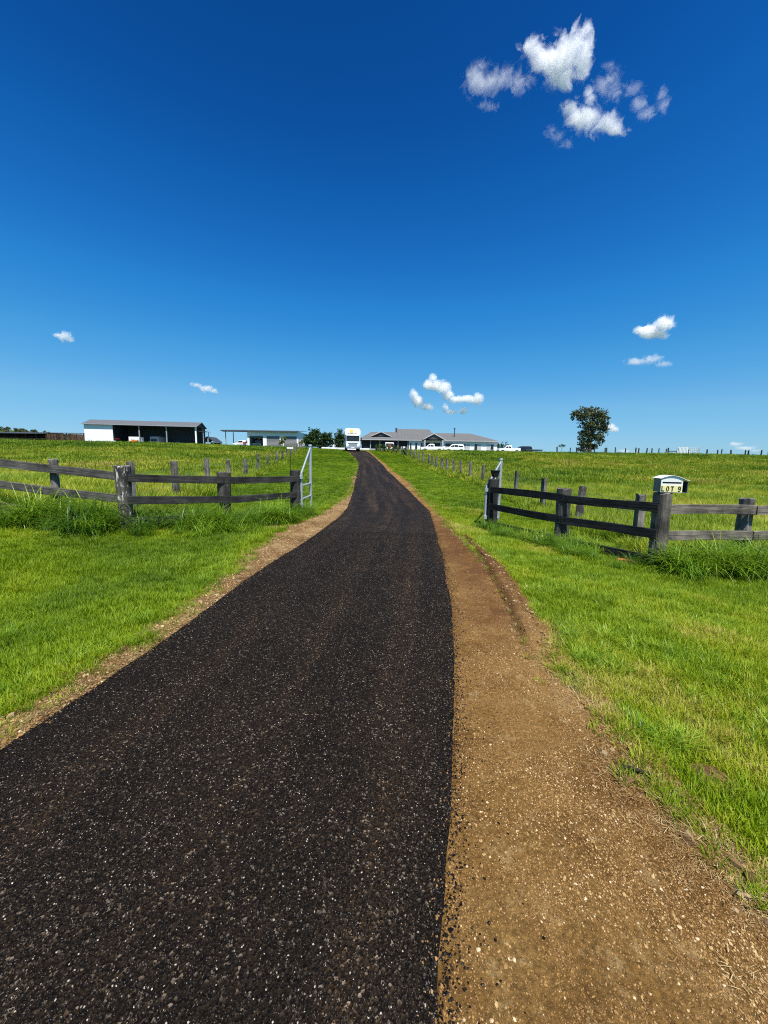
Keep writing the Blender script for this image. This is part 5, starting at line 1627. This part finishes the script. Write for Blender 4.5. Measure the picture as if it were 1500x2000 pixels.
# the big gum on the skyline
Y = 92.0; s_ = FPX / Y; p = at(1150, 885, Y)
bg = thing('gum_tree', (p.x, p.y, gz(p.x, p.y)), 'tall grey green gum tree standing alone on the right skyline', 'tree')
kx = lambda px: (px - 1150) / s_
kz = lambda py: EYE.z + (hor(1150) - py) / s_ - bg.location.z
trunk(bg, 9.0, .42, [(.25, -2.0, .4, kz(845)), (.3, 2.2, -.3, kz(842)), (.4, -2.6, -.4, kz(820)), (.5, 2.6, .5, kz(818)), (.55, .3, 1.4, kz(808)), (.12, 1.8, .2, kz(866)), (.12, -1.4, -.3, kz(868))], 3)
blobs = [(kx(1131), 0, kz(815), 1.9, 1.9, 1.55), (kx(1122), .5, kz(812), 1.2, 1.2, 1.0), (kx(1148), .4, kz(808), 1.9, 1.9, 1.35), (kx(1160), -.5, kz(815), 1.6, 1.8, 1.4),
         (kx(1172), 0, kz(822), 1.5, 1.6, 1.9), (kx(1175), .4, kz(838), 1.3, 1.3, 1.3), (kx(1150), 0, kz(832), 2.2, 2.2, 1.5), (kx(1140), 0, kz(850), 1.5, 1.6, 1.6), (kx(1142), .2, kz(868), 1.7, 1.7, 1.3),
         (kx(1158), -.3, kz(852), 1.4, 1.5, 1.2), (kx(1170), 0, kz(858), 1.1, 1.2, 1.2), (kx(1160), .2, kz(873), 1.2, 1.2, .8), (kx(1138), 0, kz(880), 1.2, 1.2, .6)]
crown('crown', blobs, 14000, .36, M_gum, bg, 4, jag=.4)
def bush(px, Y, blobs_px, n, size, mat, label, cat, name, seed, base_py=880, trunk_h=1.6, tr=.14, group=None):
    s = FPX / Y; p = at(px, base_py, Y); z = gz(p.x, p.y)
    t = thing(name, (p.x, p.y, z), label, cat, group=group)
    trunk(t, trunk_h, tr, [(.5, .8, .2, trunk_h * 1.15), (.5, -.8, -.2, trunk_h * 1.2), (.6, .1, .7, trunk_h * 1.3)], seed)
    bl = []
    for (bx, by, rx, rz) in blobs_px:
        bl.append(((bx - px) / s, 0, max(EYE.z + (hor(bx) - by) / s - z, rz / s * .8), rx / s, rx / s, rz / s))
    crown('crown', bl, n, size, mat, t, seed, jag=.5)
    return t
bush(625, 80, [(612, 855, 12, 13), (604, 862, 9, 10), (635, 856, 13, 12), (645, 862, 8, 12), (622, 866, 13, 9), (618, 848, 8, 8), (630, 874, 8, 5)], 11000, .30, M_dkleaf, 'broad dark green bushy tree left of the truck', 'tree', 'bushy_tree', 11, trunk_h=2.0)
bush(663, 86, [(663, 852, 7, 10), (660, 862, 8, 11), (669, 858, 6, 12), (664, 872, 9, 7)], 5000, .30, M_dkleaf, 'dark upright tree half hidden by the truck', 'tree', 'upright_tree', 12)
bush(596, 84, [(596, 862, 7, 6), (603, 866, 6, 5), (590, 866, 6, 4)], 2200, .26, M_yleaf, 'yellow green shrub between the garage and the bushy tree', 'shrub', 'yellow_shrub', 13, trunk_h=1.2, tr=.09)
bush(552, 92, [(552, 862, 5, 6), (556, 857, 4, 4), (549, 867, 4, 4)], 1200, .24, M_yleaf, 'small yellow green tree in front of the garage roller doors', 'tree', 'young_tree', 14, trunk_h=1.3, tr=.06)
for k, (px, top) in enumerate(((972, 867), (980, 866), (989, 869))):
    bush(px, 108, [(px, 873, 5, 7), (px, 880, 5, 5), (px, top + 3, 3, 3)], 700, .26, M_dkleaf, ['leftmost small dark conifer beside the house end wall', 'middle small dark conifer right of the house', 'rightmost small dark conifer right of the house'][k], 'conifer', 'small_conifer', 30 + k, trunk_h=1.0, tr=.08, group='conifers right of the house')
# spindly young tree on the skyline
p = at(1097, 884, 86); yt = thing('spindly_tree', (p.x, p.y, gz(p.x, p.y)), 'spindly young tree on the skyline left of the big gum', 'tree')
trunk(yt, 1.5, .05, [(.8, -.55, .1, 1.75), (.8, .5, -.1, 1.8), (.9, .05, .3, 1.9)], 5)
crown('crown', [(-.5, 0, 1.75, .42, .4, .3), (.45, 0, 1.8, .45, .4, .32), (0, .2, 1.95, .3, .3, .25)], 260, .17, M_dkleaf, yt, 15)
# weeds beside the drive fence near the house
for k, (px, Y) in enumerate(((735, 66), (742, 64), (750, 62.5), (759, 61), (768, 59), (776, 57), (789, 54))):
    p = at(px, 885, Y)
    wv = thing('tall_weed', (p.x, p.y, gz(p.x, p.y)), '%s tall leafy weed counted from the truck along the right wire fence' % ['first', 'second', 'third', 'fourth', 'fifth', 'sixth', 'seventh'][k], 'weed', group='tall weeds along the right wire fence')
    MB().tube([(0, 0, -.1), (.02, 0, .6), (0, .03, 1.1)], [.03, .025, .01], 6).build('stem', M_dkleaf, wv)
    crown('foliage', [(0, 0, .45, .45, .4, .45), (.05, 0, .95, .3, .3, .35)], 320, .16, M_yleaf if k % 2 else M_dkleaf, wv, 40 + k)

# ------------------------------------------------------------------ wooded hill far to the left
f = Frame(560.0, 20, 0.0)
hx = [-420, -150, -40, 20, 60, 110, 160, 220, 330, 470]
hyp = [838, 842, 843, 841, 845, 851, 856, 861, 868, 878]
V, F = [], []
for i, (px, py) in enumerate(zip(hx, hyp)):
    X = (px - 750) / f.s; z = EYE.z + (hor(px) - py) / f.s
    for (dy_, q) in ((-160, -.15), (-80, .45), (0, 1.0), (90, .6), (200, -.1)):
        V.append((X, 560 + dy_, -8 + (z + 8) * q if q > 0 else -12))
for i in range(len(hx) - 1):
    for k in range(4): F.append((i * 5 + k, (i + 1) * 5 + k, (i + 1) * 5 + k + 1, i * 5 + k + 1))
M_hill = mat_ground()
ho_ = MB().add(V, F).build('hill', M_hill, None, True); tag(ho_, kind='structure')
N = 420
px = RNG.uniform(-60, 175, N); dep = RNG.uniform(-70, 25, N)
zt = np.interp(px, hx, hyp)
Xw = (px - 750) / f.s; Zw = EYE.z + (hor(px) - zt) / f.s
qz = np.where(dep < 0, 1 + dep / 80 * .55, 1 - dep / 90 * .4)
fm_ = []
for i in range(4):
    o = crown('far_crown', [(0, 0, 4.5, 3, 3, 2.6), (1.5, .5, 6.5, 2, 2, 1.6), (-1.6, -.4, 5.8, 2, 2, 1.7)], 420, .9, M_gum, None, 60 + i)
    fm_.append(o.data); bpy.data.objects.remove(o, do_unlink=True)
scatter('far_wood', np.stack([Xw, 560 + dep, -8 + (Zw + 8) * qz - 1.0], 1), np.stack([np.zeros(N), np.zeros(N), RNG.uniform(0, 6.28, N)], 1), RNG.uniform(.45, .9, N), RNG.uniform(-.1, .2, N), fm_,
        'far wooded hill seen over the dark shelter at left', 'wood')

# ------------------------------------------------------------------ clouds: real volumes of droplets far above the land
def cloud_mat(name, blobs, dens, nscale, rag, lo, hi):
    m = bpy.data.materials.new(name); m.use_nodes = True
    n, l = m.node_tree.nodes, m.node_tree.links
    n.clear()
    out = n.new('ShaderNodeOutputMaterial'); vol = n.new('ShaderNodeVolumePrincipled')
    vol.inputs['Color'].default_value = (1, 1, 1, 1)
    vol.inputs['Anisotropy'].default_value = 0.15
    tc = n.new('ShaderNodeTexCoord')
    cur = None
    for (c, r) in blobs:
        a = n.new('ShaderNodeVectorMath'); a.operation = 'SUBTRACT'; l.new(tc.outputs['Object'], a.inputs[0]); a.inputs[1].default_value = c
        b = n.new('ShaderNodeVectorMath'); b.operation = 'DIVIDE'; l.new(a.outputs[0], b.inputs[0]); b.inputs[1].default_value = r
        d = n.new('ShaderNodeVectorMath'); d.operation = 'LENGTH'; l.new(b.outputs[0], d.inputs[0])
        e = n.new('ShaderNodeMath'); e.operation = 'SUBTRACT'; e.inputs[0].default_value = 1.0; l.new(d.outputs['Value'], e.inputs[1])
        if cur is None: cur = e.outputs[0]
        else:
            x = n.new('ShaderNodeMath'); x.operation = 'SMOOTH_MAX'; x.inputs[2].default_value = 0.15
            l.new(cur, x.inputs[0]); l.new(e.outputs[0], x.inputs[1]); cur = x.outputs[0]
    nz = noise(n, l, nscale, 8, 0.62, tc.outputs['Object'], 0.8)
    a = n.new('ShaderNodeMath'); a.operation = 'SUBTRACT'; l.new(nz.outputs[0], a.inputs[0]); a.inputs[1].default_value = 0.5
    b = n.new('ShaderNodeMath'); b.operation = 'MULTIPLY_ADD'; l.new(a.outputs[0], b.inputs[0]); b.inputs[1].default_value = rag; l.new(cur, b.inputs[2])
    mr = n.new('ShaderNodeMapRange'); mr.inputs['From Min'].default_value = lo; mr.inputs['From Max'].default_value = hi
    mr.inputs['To Min'].default_value = 0.0; mr.inputs['To Max'].default_value = dens
    l.new(b.outputs[0], mr.inputs['Value'])
    l.new(mr.outputs[0], vol.inputs['Density'])
    l.new(vol.outputs[0], out.inputs['Volume'])
    m.cycles.volume_step_rate = 0.25
    m.cycles.homogeneous_volume = False
    return m

def cloud(label, blobs_px, D=1500.0, dens=0.030, rag=1.5, feat=14.0, lo=.30, hi=1.0, grow=1.2):
    """blobs_px: (px, py, rx, ry) in picture pixels; the cloud gets its own distance and thickness"""
    k = lambda px, py: D / ray(px, py).normalized().y if False else D
    P_ = []
    for (px, py, rx, ry) in blobs_px:
        d = ray(px, py); u = d.length
        c = EYE + d.normalized() * D
        s = D / (FPX * u)                          # metres per picture pixel, about, at that place
        P_.append((c, rx * s * grow, ry * s * grow, s))
    cen = sum((p[0] for p in P_), Vector()) / len(P_)
    g = np.random.default_rng(int(blobs_px[0][0]))
    bl, bm = [], bmesh.new()
    for (c, rx, ry, s) in P_:
        q = c - cen; rd = (rx + ry) / 2 * .9
        q = q + Vector((0, g.normal(0, .3) * rd, 0))
        r = (rx, rd, ry)
        bl.append((tuple(q), r))
        mtx = Matrix.Translation(q) @ Matrix.Diagonal((r[0] * 1.12, r[1] * 1.12, r[2] * 1.12, 1))
        bmesh.ops.create_icosphere(bm, subdivisions=3, radius=1.0, matrix=mtx)
    me = bpy.data.meshes.new('cloud'); bm.to_mesh(me); bm.free()
    tmp = bpy.data.objects.new('cloud_tmp', me); COL.objects.link(tmp)
    md = tmp.modifiers.new('fuse', 'REMESH'); md.mode = 'VOXEL'
    md.voxel_size = max(min(b[1][2] for b in bl) * .35, 1.0)
    dg = bpy.context.evaluated_depsgraph_get()
    me2 = bpy.data.meshes.new_from_object(tmp.evaluated_get(dg))
    bpy.data.objects.remove(tmp, do_unlink=True)
    s = P_[0][3]
    me2.materials.clear(); me2.materials.append(cloud_mat('cloud_droplets', bl, dens, 1.0 / (feat * s), rag, lo, hi))
    o = put('cloud', me2); o.location = cen
    return tag(o, label, 'cloud', 'fair weather clouds')
cloud('largest ragged white cloud, high in the sky at upper right',
      [(1100, 118, 42, 42), (1124, 92, 28, 32), (1072, 104, 36, 24), (1040, 92, 28, 14), (1140, 68, 11, 18), (1106, 145, 38, 22), (1138, 118, 20, 36)], rag=2.8, dens=0.075, feat=26)
cloud('ragged white cloud just below the largest one', [(1148, 212, 38, 24), (1182, 242, 36, 18), (1118, 203, 24, 14), (1158, 182, 16, 22), (1205, 250, 24, 12)], rag=2.6, dens=0.060, feat=24)
cloud('thin ragged cloud left of the largest one', [(936, 150, 30, 28), (985, 164, 34, 15), (1022, 158, 28, 12), (960, 160, 30, 20)], rag=3.0, dens=0.022, feat=22)
cloud('thin wispy cloud right of the largest one', [(1198, 124, 22, 9), (1195, 150, 22, 16), (1215, 162, 26, 16), (1240, 172, 22, 10), (1180, 165, 18, 18)], rag=3.2, dens=0.016, feat=20)
cloud('small hooked wisp of cloud at the upper far right', [(1250, 200, 16, 16), (1272, 214, 24, 12), (1294, 206, 14, 16), (1290, 186, 12, 12)], rag=3.0, dens=0.022, feat=18)
cloud('small slanting wisp lowest in the upper right group', [(1078, 254, 16, 10), (1092, 266, 16, 10), (1106, 278, 16, 9)], rag=2.8, dens=0.022, feat=16)
cloud('tiny faint wisp below the thin ragged cloud', [(946, 204, 16, 7), (958, 210, 16, 7)], rag=2.8, dens=0.021, feat=14)
cloud('plump white cloud midway up at far right', [(1294, 634, 24, 19), (1272, 644, 26, 16), (1252, 646, 16, 10), (1285, 652, 26, 11)], D=2600, feat=15, rag=1.9, dens=0.080)
cloud('flat faint cloud under the plump one at far right', [(1240, 707, 24, 8), (1266, 703, 24, 11), (1295, 711, 20, 7)], D=2800, feat=13, rag=2.2, dens=0.024)
cloud('curling white cloud above the house', [(845, 738, 9, 11), (836, 752, 13, 10), (852, 752, 16, 11), (868, 756, 15, 14), (877, 770, 13, 11), (890, 780, 14, 8), (912, 780, 18, 9), (933, 779, 12, 12)], D=3000, feat=16, rag=1.5, grow=1.42, dens=0.080)
cloud('white cloud at lower left of the curling one', [(808, 770, 11, 11), (818, 783, 14, 11), (832, 794, 14, 8), (812, 778, 10, 10)], D=3000, feat=16, rag=1.5, grow=1.42, dens=0.080)
cloud('small flat white cloud directly below the curling one', [(870, 795, 8, 9), (883, 803, 18, 6), (905, 803, 14, 7)], D=3000, feat=12, rag=1.9, dens=0.070)
cloud('small white cloud at the far left of the sky', [(126, 656, 15, 12), (136, 663, 11, 8), (106, 652, 14, 5)], D=2800, feat=12, rag=2.2, dens=0.060)
cloud('small flat white cloud above the garage', [(386, 754, 14, 6), (402, 758, 16, 8), (416, 763, 12, 6)], D=3000, feat=12, rag=2.2, dens=0.060)
cloud('small white cloud peeping out right of the gum tree', [(1190, 834, 12, 10), (1200, 839, 10, 7)], D=3600, feat=12, rag=1.9, dens=0.080)
cloud('faint cloud bank low over the right skyline', [(1438, 867, 16, 5), (1455, 875, 22, 5), (1475, 880, 16, 4)], D=4200, feat=11, rag=2.2, dens=0.028)
cloud('faint low cloud between gum tree and mailbox on the skyline', [(1222, 881, 14, 6), (1240, 885, 16, 5)], D=4200, feat=11, rag=2.2, dens=0.024)
